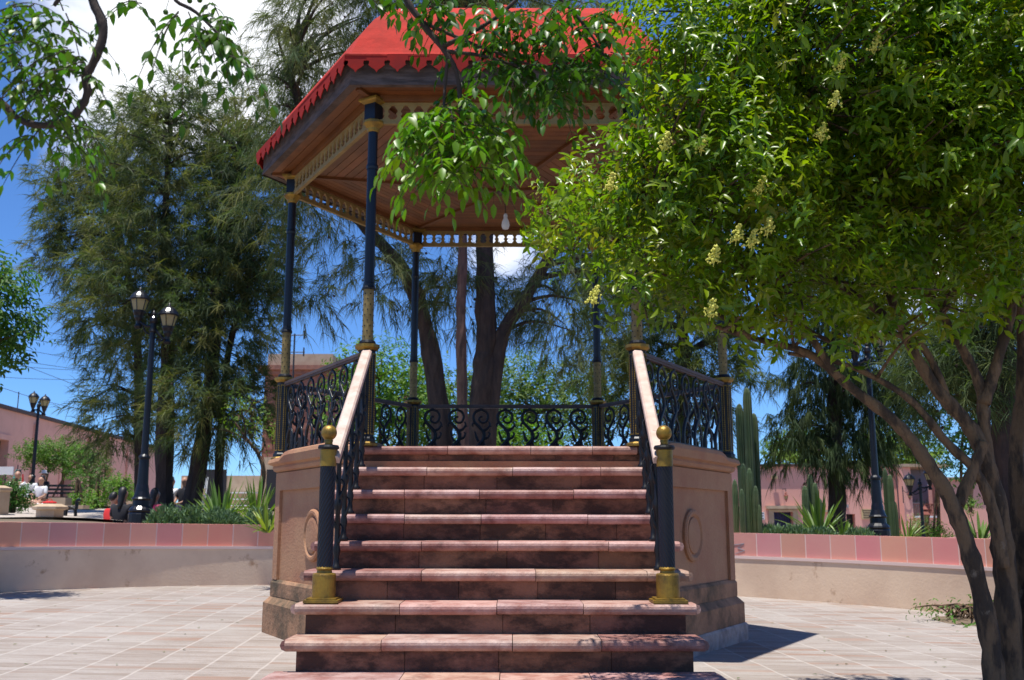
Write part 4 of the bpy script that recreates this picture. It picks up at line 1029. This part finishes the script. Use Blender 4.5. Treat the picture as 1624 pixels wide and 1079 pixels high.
p = at(-3, 800, 20); t = empty('stone_pillar', (p.x, 20, tz(p.x, 20)), label='beige stone pillar cut off by the left edge of the photo', cat='pillar')
b = MB(); b.lathe([(.22, -.1), (.22, .5), (.26, .52), (.26, .57), (.1, .62)], 6, 0); b.build('shaft', M['cream'], t)
p = at(112, 822, 21); t = empty('iron_figure', (p.x, 21, tz(p.x, 21)+.02), label='small black iron figure shape beside the stone pillar', cat='ornament')  # small black figure shape, not part of a bench
b = MB(); b.tube(spline([(-.12, 0, 0), (-.1, 0, .14), (0, 0, .18), (.1, 0, .15), (.1, 0, .3), (.16, 0, .34)], 4), [.045]*12+[.035]*9, 7); b.tube([(.08, 0, .15), (.1, 0, 0)], .035, 6); b.tube([(-.1, 0, .1), (-.2, 0, .04)], .02, 5); b.build('figure', M['black'], t)
# low stone borders
def kerbstone(label, px0, px1, py, D, h=.35, d=.4):
    p0_, p1_ = at(px0, py, D), at(px1, py, D); zg = tz(p0_.x, D); w_ = p1_.x-p0_.x
    t = empty('stone_border', (p0_.x, D, zg), label=label, cat='border'); b = MB(); x = 0
    zt = p0_.z-zg
    while x < w_: x2 = min(x+.5, w_); q = random.uniform(.85, 1.1); b.box(x+.004, x2-.004, 0, d, -.1, zt, (q, q, q)); x = x2
    b.build('stones', M['cream'], t); return t
kerbstone('low stone planter edge behind the stone pillar', 76, 104, 790, 27)
kerbstone('stone planter box holding the narrow green bush', 140, 162, 792, 28)
kerbstone('first broad stone step right of the pillar', 104, 140, 808, 24)
kerbstone('second broad stone step behind the first', 104, 132, 802, 26)
kerbstone('grey planter edge left of the near lamp post', 164, 212, 795, 29)
kerbstone('stone ledge the reclining person sits on', 30, 62, 800, 26)
kerbstone('stone ledge under the seated man by the leaning stems', 280, 312, 806, 25)

# people -------------------------------------------------------------------------
def skinned(name, J, EdG, parent, m, sub=1):
    me = bpy.data.meshes.new(name); me.from_pydata([j[0] for j in J], EdG, [])
    o = bpy.data.objects.new(name, me); COL.objects.link(o)
    md = o.modifiers.new('skin', 'SKIN'); sv = me.skin_vertices[0].data
    for i, j in enumerate(J): r = j[1]; sv[i].radius = (r, r) if not isinstance(r, tuple) else r
    sv[0].use_root = True; o.modifiers.new('sub', 'SUBSURF').levels = sub; o.modifiers['sub'].render_levels = sub
    dg = bpy.context.evaluated_depsgraph_get(); m2 = bpy.data.meshes.new_from_object(o.evaluated_get(dg))
    bpy.data.objects.remove(o); m2.name = name; m2.materials.clear(); m2.materials.append(m)
    m2.polygons.foreach_set("use_smooth", [True]*len(m2.polygons))
    ca = m2.color_attributes.new("tint", 'FLOAT_COLOR', 'POINT'); ca.data.foreach_set("color", np.ones(len(m2.vertices)*4, dtype=np.float32))
    o = bpy.data.objects.new(name, m2); COL.objects.link(o); o.parent = parent; return o
def person(label, px, D, z_seat, rz, shirt, trousers, hair='hair', pose='sit', lean=0.0, hat=None, long_hair=False, bald=False):
    p = at(px, 800, D); zf = z_seat
    t = empty('person', (p.x, D, zf), rz, label=label, cat='person')
    L0 = lean
    if pose == 'sit':
        hip, knee, ank, toe = (.09, 0, .0), (.13, -.40, .06), (.12, -.36, -.36), (.13, -.54, -.40)
    elif pose == 'cross':
        hip, knee, ank, toe = (.09, 0, .0), (.24, -.36, .02), (-.02, -.30, -.25), (-.04, -.44, -.30)
    elif pose == 'recline':
        hip, knee, ank, toe = (.09, 0, .0), (.40, -.35, .02), (.80, -.45, -.12), (.86, -.55, -.10)
    else:
        hip, knee, ank, toe = (.09, 0, .0), (.10, -.02, -.42), (.10, 0, -.82), (.11, -.16, -.86)
    def mx(q, s): return (q[0]*s if pose not in ('recline',) else q[0]*(1 if q is not hip else s)+.12*(s-1)/2, q[1], q[2])
    J = []; Eg = []
    def v(pt, r, par=None):
        J.append((pt, r)); 
        if par is not None: Eg.append((par, len(J)-1))
        return len(J)-1
    pel = v((0, 0, .06), .12); bel = v((0, .02, .22), .115, pel); che = v((0, L0*.5, .40), .13, bel); nb = v((0, L0, .53), .055, che)
    hd0 = v((0, L0-.01, .60), .055, nb); hd1 = v((0, L0-.025, .67), .078, hd0); hd2 = v((0, L0-.02, .75), .075, hd1); v((0, L0-.015, .80), .045, hd2)
    v((0, L0-.115, .685), .016, hd1)     # nose
    ears = [v((s*.085, L0-.01, .69), .015, hd1) for s in (-1, 1)]
    arms = {}
    for s in (-1, 1):
        h = v((hip[0]*s, hip[1], hip[2]+.02), .085, pel); k = v(mx(knee, s), .06, h); a = v(mx(ank, s), .038, k); v(mx(toe, s), .03, a)
        sh = v((s*.17, L0*.9, .47), .055, che); el = v((s*.23, L0*.6-.06, .24), .04, sh); wr = v((s*.10, -.25, .14), .026, el)
        pm = v((s*.085, -.30, .13), .028, wr)
        for q in range(4): f1 = v((s*(.06+.018*q), -.345, .125+.004*q), .009, pm); v((s*(.055+.018*q), -.375-.006*(q in (1, 2)), .105), .008, f1)
        th = v((s*.045, -.30, .15), .010, pm); v((s*.03, -.33, .145), .008, th)
    skinned('body', J, Eg, t, M['skin'])
    # shirt
    S = [((0, 0, .05), .14), ((0, .02, .22), .135), ((0, L0*.5, .40), .15), ((0, L0*.9, .49), .09)]; e = [(0, 1), (1, 2), (2, 3)]
    for s in (-1, 1):
        n0 = len(S); S += [((s*.17, L0*.9, .475), .07), ((s*.225, L0*.6-.05, .27), .055)]; e += [(2, n0), (n0, n0+1)]
    skinned('shirt', S, e, t, M[shirt])
    S = [((0, 0, .03), .13)]; e = []
    for s in (-1, 1):
        n0 = len(S); kk = mx(knee, s); aa = mx(ank, s); ls = Vector(kk).lerp(Vector(aa), .75)
        S += [((hip[0]*s, hip[1], hip[2]+.02), .10), (kk, .075), (tuple(ls), .05)]; e += [(0, n0), (n0, n0+1), (n0+1, n0+2)]
    skinned('trousers', S, e, t, M[trousers])
    for s in (-1, 1):
        aa, tt_ = mx(ank, s), mx(toe, s); skinned('shoe', [((aa[0], aa[1]+.03, aa[2]-.03), .042), ((aa[0]*.5+tt_[0]*.5, (aa[1]+tt_[1])/2, tt_[2]), .04), (tt_, .036)], [(0, 1), (1, 2)], t, M['white' if shirt == 'white' else 'dark'])
    if not bald:
        S = [((0, L0-.05, .80), .055), ((0, L0+.0, .80), .085), ((0, L0+.035, .73), .088), ((0, L0+.04, .66), .07)]; e = [(0, 1), (1, 2), (2, 3)]
        if long_hair: S += [((0, L0+.07, .56), .062), ((0, L0+.11, .42), .035)]; e += [(3, 4), (4, 5)]
        skinned('hair', S, e, t, M[hair])
    if hat:
        b = MB(); b.lathe([(.15, .79), (.155, .80), (.085, .81), (.08, .88), (.05, .90)], 14, M=Matrix.Translation((0, L0-.01, 0))); b.build('hat', M[hat], t)
    return t
person('woman in loose white shirt seated at the foot of the flat-topped tree', 63, 30, at(63, 800, 30).z, -.3, 'white', 'skin', pose='cross')
person('person in a pale shirt with dark straps sitting behind the woman in white', 46, 33, at(46, 795, 33).z+.05, .1, 'white', 'blackcloth', pose='sit')
person('person in white reclining with bare legs stretched out on the ledge', 22, 27, at(24, 800, 27).z+.08, .2, 'white', 'skin', pose='recline', lean=.15)
person('person in dark clothes and a white cap behind the woman in white', 66, 33.5, at(66, 792, 33.5).z+.05, -.2, 'blackcloth', 'denim', pose='sit', hat='white')
person('balding man in black t-shirt sitting beside the leaning tree stems', 292, 25.5, at(292, 808, 25.5).z, -.5, 'blackcloth', 'denim', pose='cross', bald=True)
person('person in a white top half hidden by the leaning trunk, seen from behind', 270, 27, at(270, 808, 27).z+.02, 2.9, 'white', 'denim', pose='sit')
person('dark-haired person in black seen from behind left of the near lamp base', 194, 19.2, at(190, 829, 19.2).z-.18, 3.0, 'blackcloth', 'denim', pose='sit', long_hair=True)
person('person in red leaning next to the dark-haired person by the lamp', 180, 19.8, at(178, 832, 19.8).z-.22, 2.6, 'red', 'blackcloth', pose='sit')
person('person in a magenta top just right of the near lamp base', 245, 20, at(245, 830, 20).z-.16, 2.8, 'pinkcloth', 'denim', pose='sit', long_hair=True)
# easel, folding chair, teal cloth, pots
p = at(24, 800, 28.5); t = empty('display_board', (p.x, 28.5, tz(p.x, 28.5)), label='white board leaning on a small easel at the far left', cat='board')
b = MB(); zz0 = at(24, 790, 28.5).z-t.location.z; zz1 = at(24, 770, 28.5).z-t.location.z
b.box(-.33, .33, 0, .03, zz0, zz1, M=Matrix.Rotation(-.1, 4, 'X')); b.build('panel', M['white'], t)
b = MB(); [b.tube([(s*.25, .05, 0), (s*.1, .08, zz1)], .015, 5) for s in (-1, 1)]; b.tube([(0, .5, 0), (0, .1, zz1)], .015, 5); b.build('easel', M['brown'], t)
p = at(3, 800, 31); t = empty('notice_board', (p.x, 31, tz(p.x, 31)), label='white notice by the dark doorway at the left edge', cat='sign')
b = MB(); b.box(-.25, .25, 0, .04, at(3, 754, 31).z-t.location.z, at(3, 741, 31).z-t.location.z); b.build('panel', M['white'], t)
b = MB(); b.tube([(0, .06, 0), (0, .06, at(3, 745, 31).z-t.location.z)], .02, 5); b.build('pole', M['wire'], t)
p = at(23, 800, 32); t = empty('cloth_stand', (p.x, 32, tz(p.x, 32)), label='pole hung with teal and red cloth beside the small flat-topped tree', cat='stand')
zz1 = at(23, 738, 32).z-t.location.z
b = MB(); b.tube([(0, 0, 0), (0, 0, zz1)], .018, 5); b.build('pole', M['wire'], t)
b = MB(); b.lathe([(.22, zz1-1.0), (.16, zz1-.6), (.05, zz1-.15)], 7); b.build('cloth', M['greenish'], t)
b = MB(); b.tube([(.24, 0, zz1-1.0), (.18, 0, zz1-.3)], [.05, .02], 5); b.build('cloth', M['red'], t)
p = at(309, 800, 25); t = empty('folding_chair', (p.x, 25, tz(p.x, 25)), label='white folding chair behind the spiky plant, right of the seated man', cat='chair')
b = MB(); b.box(-.2, .2, -.2, .2, .42, .45); b.build('seat', M['white'], t)
b = MB()
for s in (-1, 1): b.tube([(s*.2, .2, 0), (s*.2, -.2, .43)], .015, 5); b.tube([(s*.2, -.2, 0), (s*.2, .2, .44), (s*.2, .3, .9)], .015, 5)
b.build('frame', M['white'], t); b = MB(); b.box(-.2, .2, .27, .29, .62, .88); b.build('backrest', M['white'], t)
# garden benches seen small by the left wall
for px, lb in ((95, 'dark slatted bench by the left pink wall behind the bushes'),):
    p = at(px, 800, 33); t = empty('garden_bench', (p.x, 33, tz(p.x, 33)), .3, label=lb, cat='bench')
    b = MB(); [b.box(-.7, .7, -.2+.1*k, -.13+.1*k, .43, .46) for k in range(4)]; b.build('seat', M['black'], t)
    b = MB(); [b.box(-.7, .7, .22, .25, .55+.12*k, .62+.12*k) for k in range(3)]; b.build('backrest', M['black'], t)
    for s in (-.6, .6):
        b = MB(); b.tube([(s, -.18, 0), (s, -.18, .43)], .02, 5); b.tube([(s, .22, 0), (s, .24, .9)], .02, 5); b.build('leg', M['black'], t)

# power lines and utility pole
for i, (a_, b_) in enumerate((((-40, 505), (330, 555)), ((-40, 520), (330, 572)), ((-40, 540), (330, 588)), ((-40, 560), (330, 600)), ((-40, 575), (330, 585)), ((-40, 548), (400, 700)), ((-40, 596), (300, 592)), ((-40, 600), (200, 660)))):
    P0_, P1_ = at(*a_, 46), at(*b_, 58); P0_ = Vector(P0_); b = MB(); pts = []
    for k in range(13): u = k/12; q = P0_.lerp(P1_, u); q.z -= .5*4*u*(1-u)*.6; pts.append(q-P0_)
    b.tube(pts, .014, 4); o = b.build('power_line', M['wire'], loc=P0_)
    tag(o, ['topmost thin power line in the sky left of the tree clump', 'second power line from the top in the left sky', 'third power line from the top in the left sky', 'fourth power line from the top in the left sky', 'nearly level power line in the middle of the left sky', 'steeply sloping power line crossing the others down to the right', 'level power line low in the left sky', 'lowest short sloping power line above the left building'][i], 'cable', 'power lines in the sky on the left')
p = at(466, 560, 36); t = empty('utility_pole', (p.x, 36, 0), label='thin utility pole with crossbars above the square brick building', cat='pole')
b = MB(); b.tube([(0, 0, 0), (0, 0, at(466, 530, 36).z)], .035, 6); b.build('mast', M['wire'], t)
for yy in (530, 557):
    zq = at(466, yy, 36).z; b = MB(); b.tube([(-.55, 0, zq-.05), (.4, 0, zq-.05)], .02, 5); b.tube([(.36, 0, zq-.2), (.36, 0, zq+.12)], .03, 5); b.build('crossarm', M['wire'], t)
# bare shrub left of the bandstand
p = at(400, 800, 19); root = (p.x, 19, tz(p.x, 19)-.03)
t = empty('bare_tree', root, label='small half-bare tree with thin twisted branches beside the bandstand', cat='tree')
b = MB(); rt = Vector(root)
limbs(b, [([Vector((0, 0, 0)), at(418, 760, 19)-rt, at(410, 722, 19)-rt, at(390, 695, 19)-rt, at(372, 670, 19)-rt], .06, .02),
          ([at(410, 722, 19)-rt, at(392, 700, 19.3)-rt, at(365, 685, 19.3)-rt, at(335, 680, 19.3)-rt], .03, .008),
          ([at(390, 695, 19)-rt, at(385, 660, 19)-rt, at(372, 635, 19)-rt], .02, .006),
          ([at(410, 722, 19)-rt, at(420, 700, 19)-rt, at(400, 670, 19.2)-rt, at(398, 640, 19)-rt], .02, .006)], 6)
for k in range(34):
    q = at(random.uniform(365, 415), random.uniform(640, 705), 19+random.uniform(-.3, .3))-rt; e = q+Vector((random.uniform(-.3, .3), random.uniform(-.2, .2), random.uniform(.0, .35)))
    b.tube([q, q.lerp(e, .5)+Vector((.03, 0, .02)), e], [.008, .006, .003], 4)
b.build('trunk', M['bark'], t)
twigs('crown', E_px([(385, 665, 32, 30, 0, .4), (425, 690, 16, 30, 0, .3)], 19), 90, 5, .07, t, root, M['leafbg'], [(2, 1.6, .7), (1.4, 1.4, .7)])

# ------------------------------------------------------------------ glossy tree in the right foreground
DP = 5.0
root = (at(1595, 1079, DP).x, DP, pz(2.6)-.02); rt = Vector(root)
priv = empty('privet_tree', root, label='multi-stemmed glossy green tree leaning over the stairs from the right foreground', cat='tree')
def PP(l, D=DP): return [at(x, y, D+(z[0] if z else 0))-rt for x, y, *z in l]
b = MB()
TR_ = [
 ([(1582, 1150), (1572, 1030), (1545, 900), (1510, 800), (1472, 735), (1420, 670), (1350, 615), (1280, 560), (1190, 535), (1110, 505), (1040, 440)], 0.056, 0.007, 0),
 ([(1605, 1150), (1600, 1000), (1588, 850), (1572, 760), (1540, 680), (1480, 610), (1430, 520), (1400, 430), (1370, 330)], 0.069, 0.013, .1),
 ([(1575, 800), (1562, 700), (1556, 620), (1530, 560), (1480, 480), (1420, 410), (1360, 380)], 0.041, 0.009, .12),
 ([(1560, 640), (1585, 560), (1605, 480), (1600, 380), (1570, 250)], 0.034, 0.013, .1),
 ([(1628, 1150), (1622, 980), (1618, 850), (1612, 720), (1622, 600), (1616, 470), (1600, 300)], 0.062, 0.019, .25),
 ([(1640, 1150), (1645, 900), (1650, 700), (1640, 500), (1650, 300)], 0.062, 0.025, .1),
 ([(1592, 900), (1572, 800), (1545, 745), (1500, 700), (1450, 640), (1390, 600), (1330, 575), (1250, 560)], 0.033, 0.009, .03),
 ([(1520, 800), (1545, 740), (1560, 700)], 0.031, 0.025, .02),
 ([(1510, 655), (1470, 560), (1420, 530), (1330, 545), (1230, 500), (1130, 520)], 0.024, 0.005, .1),
 ([(1330, 600), (1260, 500), (1190, 430), (1120, 380), (1020, 330)], 0.020, 0.005, -.1),
 ([(1430, 520), (1360, 470), (1280, 420), (1180, 350), (1100, 280)], 0.024, 0.005, .0),
 ([(1400, 430), (1440, 330), (1470, 200), (1480, 60)], 0.020, 0.006, .1),
 ([(1190, 535), (1100, 470), (1000, 400), (900, 350), (850, 330)], 0.012, 0.003, -.1),
 ([(1370, 330), (1300, 230), (1250, 120), (1200, 20)], 0.014, 0.005, .0)]
ends = []
for pts, r0, r1, dd in TR_:
    P = [at(x, y, DP+dd)-rt for x, y in pts]
    if pts[0][1] > 1100: P[0].z = 0
    limbs(b, [(P, r0, r1)], 12, .10, 7); ends += spline(P, 4)[6:]
crown = [(1330, 110, 260, 190, .1, 1.0), (1460, 310, 230, 170, .4, 1.2), (1120, 320, 165, 150, .0, .8), (960, 345, 100, 76, .3, .6),
         (1110, 140, 105, 150, -.1, .6), (1240, 440, 190, 75, 0, .6), (1580, 150, 200, 230, .1, .9), (890, 338, 60, 42, -.3, .25),
         (1010, 430, 60, 50, -.2, .35), (1060, 475, 80, 45, -.2, .35), (1180, 500, 90, 32, 0, .4), (1300, 530, 100, 28, 0, .4), (1420, 500, 100, 45, 0, .4), (1560, 450, 150, 60, .1, .6), (1050, 40, 80, 90, 0, .5), (1320, 250, 190, 140, 1.45, .55), (1500, 230, 120, 140, 1.4, .5), (1400, -40, 330, 75, 0, .6), (1110, 500, 60, 28, 0, .3)]
E = E_px(crown, DP-.3)
Pt, d, _ = rnd_in(E, 620)
for p in Pt:
    p = Vector(p)-rt; q = min(ends, key=lambda e: (e-p).length)
    L_ = (p-q).length; mid = q.lerp(p, .5)+Vector((random.uniform(-.06, .06), random.uniform(-.06, .06), random.uniform(-.03, .08)))
    b.tube(spline([q, mid, p], 3), [.011, .009, .008, .006, .005, .004, .003], 5)
b.build('trunk', M['bark'], priv, smooth=True)
twigs('crown', E, 7600, 10, .056, priv, root, M['leaf'], [(1, 1, 1), (.65, .78, .9), (1.5, 1.3, .9), (.8, .92, .8), (1.15, 1.1, .9), (.9, 1, .9), (1.1, 1, .8), (1.3, .9, .9)], updir=.5, droop=.22, aspect=.40)
fl = [(1165, 372), (1190, 380), (1215, 360), (1330, 98), (1320, 160), (1385, 70), (1205, 295), (1130, 405), (1125, 490), (1052, 225), (965, 290), (940, 470), (1300, 210), (1110, 230)]
for (px, py) in fl:
    c = at(px, py, DP-.3-.62)-rt; b = MB()
    for k in range(110):
        u = random.random(); a = random.uniform(0, 2*pi); r = .042*(1-u*.75); q = c+Vector((r*cos(a)*random.random()+u*.02, r*sin(a)*random.random(), u*.075-.03))
        s_ = random.uniform(.003, .007); b.lathe([(.0005, -s_), (s_, 0), (.0005, s_)], 5, cxy=(q.x, q.y), M=Matrix.Translation((0, 0, q.z)), cap=False)
    b.tube([c+Vector((0, 0, -.05)), c+Vector((.02, 0, .05))], .002, 4); b.build('flower_cluster', M['flower'], priv)

# ------------------------------------------------------------------ chinaberry branches overhead
root = (-3.6, 2.2, pz(-3.6)-.02); rt = Vector(root)
cb = empty('chinaberry_tree', root, label='overhanging tree with long feathered leaves and small berries across the top of the view', cat='tree')
b = MB()
limbs(b, [([Vector((0, 0, 0)), Vector((.1, .1, 1.6)), Vector((.35, .3, 3.0)), Vector((.9, .5, 3.7)), Vector((1.7, .8, 3.9))], .14, .06)], 12)
apex = Vector((1.7, .8, 3.9))   # local
D1, D2, D3 = 2.6, 2.7, 3.3
limbs(b, [([apex-Vector((.5, .2, .1)), at(120, -150, D1)-rt, at(140, -20, D1)-rt, at(163, 45, D1)-rt, at(152, 90, D1)-rt, at(135, 125, D1)-rt, at(138, 150, D1)-rt, at(115, 185, D1)-rt, at(70, 200, D1)-rt, at(30, 190, D1)-rt, at(5, 165, D1)-rt, at(-40, 130, D1)-rt], .016, .008),
          ([at(120, -60, D1)-rt, at(105, -20, D1)-rt, at(85, 10, D1)-rt], .01, .005),
          ([apex, at(400, -200, D2)-rt, at(300, -60, D2)-rt, at(275, -5, D2)-rt, at(310, 20, D2)-rt, at(350, 60, D2)-rt, at(375, 95, D2)-rt], .011, .003),
          ([apex, Vector((2.6, 1.1, 3.9)), at(600, -160, D3)-rt, at(636, -20, D3)-rt, at(668, 35, D3)-rt, at(705, 82, D3)-rt, at(725, 120, D3)-rt, at(730, 180, D3)-rt, at(735, 210, D3)-rt], .019, .006),
          ([at(700, 75, D3)-rt, at(740, 55, D3)-rt, at(790, 25, D3)-rt, at(850, -30, D3)-rt], .010, .006),
          ([at(668, 35, D3)-rt, at(730, 62, D3)-rt, at(790, 85, D3)-rt, at(850, 105, D3)-rt, at(900, 100, D3)-rt], .008, .003),
          ([at(705, 82, D3)-rt, at(760, 88, D3)-rt, at(820, 105, D3)-rt], .009, .004),
          ([at(709, 95, D3)-rt, at(706, 130, D3)-rt, at(704, 170, D3)-rt, at(712, 230, D3)-rt], .007, .003),
          ([at(850, -30, D3)-rt, at(900, 10, D3)-rt, at(940, 60, D3)-rt, at(970, 110, D3)-rt], .009, .003)], 8, .1)
LB = []; LD = []; LN = []; LT = []; LS = []
def pinnate(p, d, Ln, npair, size, tint, sag=.5):
    d = d.normalized(); pts = []
    for k in range(npair*2+1):
        u = k/(npair*2); q = p + d*Ln*u + Vector((0, 0, -1))*sag*Ln*u*u; pts.append(q)
    b.tube(pts, [lerp(.0022, .0009, k/(len(pts)-1)) for k in range(len(pts))], 4, c=(1, 1.3, .8))
    side = d.cross(Vector((0, 0, 1))); side = side.normalized() if side.length > .05 else Vector((1, 0, 0))
    for k in range(1, npair+1):
        q = pts[int(2*k)-1]; tdir = (pts[min(2*k, len(pts)-1)]-pts[2*k-2]).normalized()
        for s in (-1, 1):
            LB.append(tuple(q)); dd = side*s*.9 + tdir*.55 + Vector((0, 0, -.45)) + Vector([random.gauss(0, .18) for _ in range(3)])
            LD.append(tuple(dd)); LN.append((random.gauss(0, .35), random.gauss(0, .35), 1)); LT.append([x*random.uniform(.8, 1.2) for x in tint]); LS.append(size*1.05*random.uniform(.75, 1.15))
    LB.append(tuple(pts[-1])); LD.append(tuple((pts[-1]-pts[-2]).normalized()+Vector((0, 0, -.3)))); LN.append((0, 0, 1)); LT.append(list(tint)); LS.append(size*1.05)
def spray(px, py, D, n, Ln=.2, size=.05, tint=(1, 1, 1), jit=20, npair=4, sag=.6, updir=0):
    for k in range(int(n*(1.9 if D > 3 else 1.6)+.5)):
        p = at(px+(18 if 2.9 < D and px < 700 else 0)+random.gauss(0, jit), py+random.gauss(0, jit), D+random.gauss(0, .08))-rt
        a = random.uniform(0, 2*pi); d = Vector((cos(a), sin(a)*.8, random.uniform(-.5, .5)+updir))
        pinnate(p, d, Ln*random.uniform(.7, 1.2), npair, size*random.uniform(.85, 1.15), tint, sag)
DK = (.7, .8, .8); MD = (1, 1, 1); BR = (1.9, 1.7, .9)  # leaf tints: backlit sprays darkened, lit centre cluster brightened in the colour
for (x, y) in ((20, 20), (60, 15), (100, 30), (30, 70), (75, 65), (110, 75), (10, 110), (50, 110), (90, 110), (120, 100), (5, 60), (60, 140), (100, 150)): spray(x, y, D1, 3, .15, .036, MD, 13)
for (x, y) in ((95, 165), (60, 180), (30, 150), (120, 190), (85, 200), (110, 200), (45, 205)): spray(x, y, D1, 2, .16, .038, (1.3, 1.3, .9), 10, sag=.9)
for (x, y) in ((215, 5), (280, 15), (300, 35), (320, 40), (335, 60), (350, 75), (365, 90), (330, 20), (370, 30), (300, 60)): spray(x, y, D2, 2, .13, .042, DK, 9, sag=1.0)
for (x, y) in ((690, 165), (730, 160), (660, 185), (700, 200), (740, 195), (770, 185), (640, 215), (680, 230), (720, 235), (760, 225), (790, 225), (660, 255), (700, 262), (735, 262), (765, 255), (715, 150), (780, 205), (645, 195)):
    spray(x*.92+58, y*.92+14, D3, 3, .155, .052, BR, 10, sag=.8)
for (x, y) in ((760, 70), (800, 60), (840, 90), (880, 70), (910, 60), (780, 110), (830, 125), (870, 120), (900, 110), (940, 100), (860, 150), (900, 150), (930, 140), (820, 20), (870, 20), (920, 20), (760, 15), (700, 15), (660, -5), (960, 90), (880, 180), (830, 40), (790, 130), (950, 40)):
    spray(x+8, y*.85, D3, 3, .15, .048, (.75, .85, .8), 12, sag=.75)
for (x, y) in ((640, 10), (745, 120), (655, 25), (560, -10), (600, 5)): spray(x, y, D3, 1, .13, .048, DK, 8, npair=3)
tk = b.build('trunk', M['barkdark'], cb, smooth=True)
V, Fc, C = leaf_arrays(np.array(LB), np.array(LD), np.array(LN), np.array(LS), np.array(LS)*.46, np.array(LT), .12, .10)
np_mesh('crown', V, Fc, C, M['leafc'], cb)
b = MB()
for (x, y, D) in ((6, 34, D1), (14, 28, D1), (12, 45, D1), (10, 52, D1), (300, 2, D2), (316, 1, D2), (262, 20, D2), (697, 92, D3), (712, 98, D3), (690, 60, D3), (840, 42, D3), (822, 88, D3), (800, 120, D3), (818, 78, D3)):
    p = at(x, y, D)-rt; s_ = .0085 if D < 3 else .011
    b.lathe([(.0005, -s_), (s_*.7, -s_*.7), (s_, 0), (s_*.7, s_*.7), (.0005, s_)], 8, cxy=(p.x, p.y), M=Matrix.Translation((0, 0, p.z)), cap=False); b.tube([p+Vector((0, 0, s_)), p+Vector((.01, 0, .05))], .001, 4)
b.build('berries', M['leafc'], cb)['kind'] = 'stuff'

# fallen leaves on the paving
b = MB()
for k in range(170):
    x = random.uniform(-6, 6); y = random.uniform(6.3, 14)
    if hypot(x-GX, y-GY) < 2.7 or (abs(x) < 1.5 and y < 9): continue
    a = random.uniform(0, 6.28); M4 = Matrix.Translation((x, y, pz(x)+.006)) @ Matrix.Rotation(a, 4, 'Z')
    b.add([M4 @ Vector(q) for q in ((-.02, 0, 0), (0, .009, .004), (.022, 0, .002), (0, -.009, .003))], [(0, 1, 2), (0, 2, 3)], (random.uniform(.5, 2), random.uniform(.5, 1.2), .5))
tag(b.build('fallen_leaves', M['leafbg']), 'tiny leaves scattered over the striped paving', 'leaves', kind='stuff')
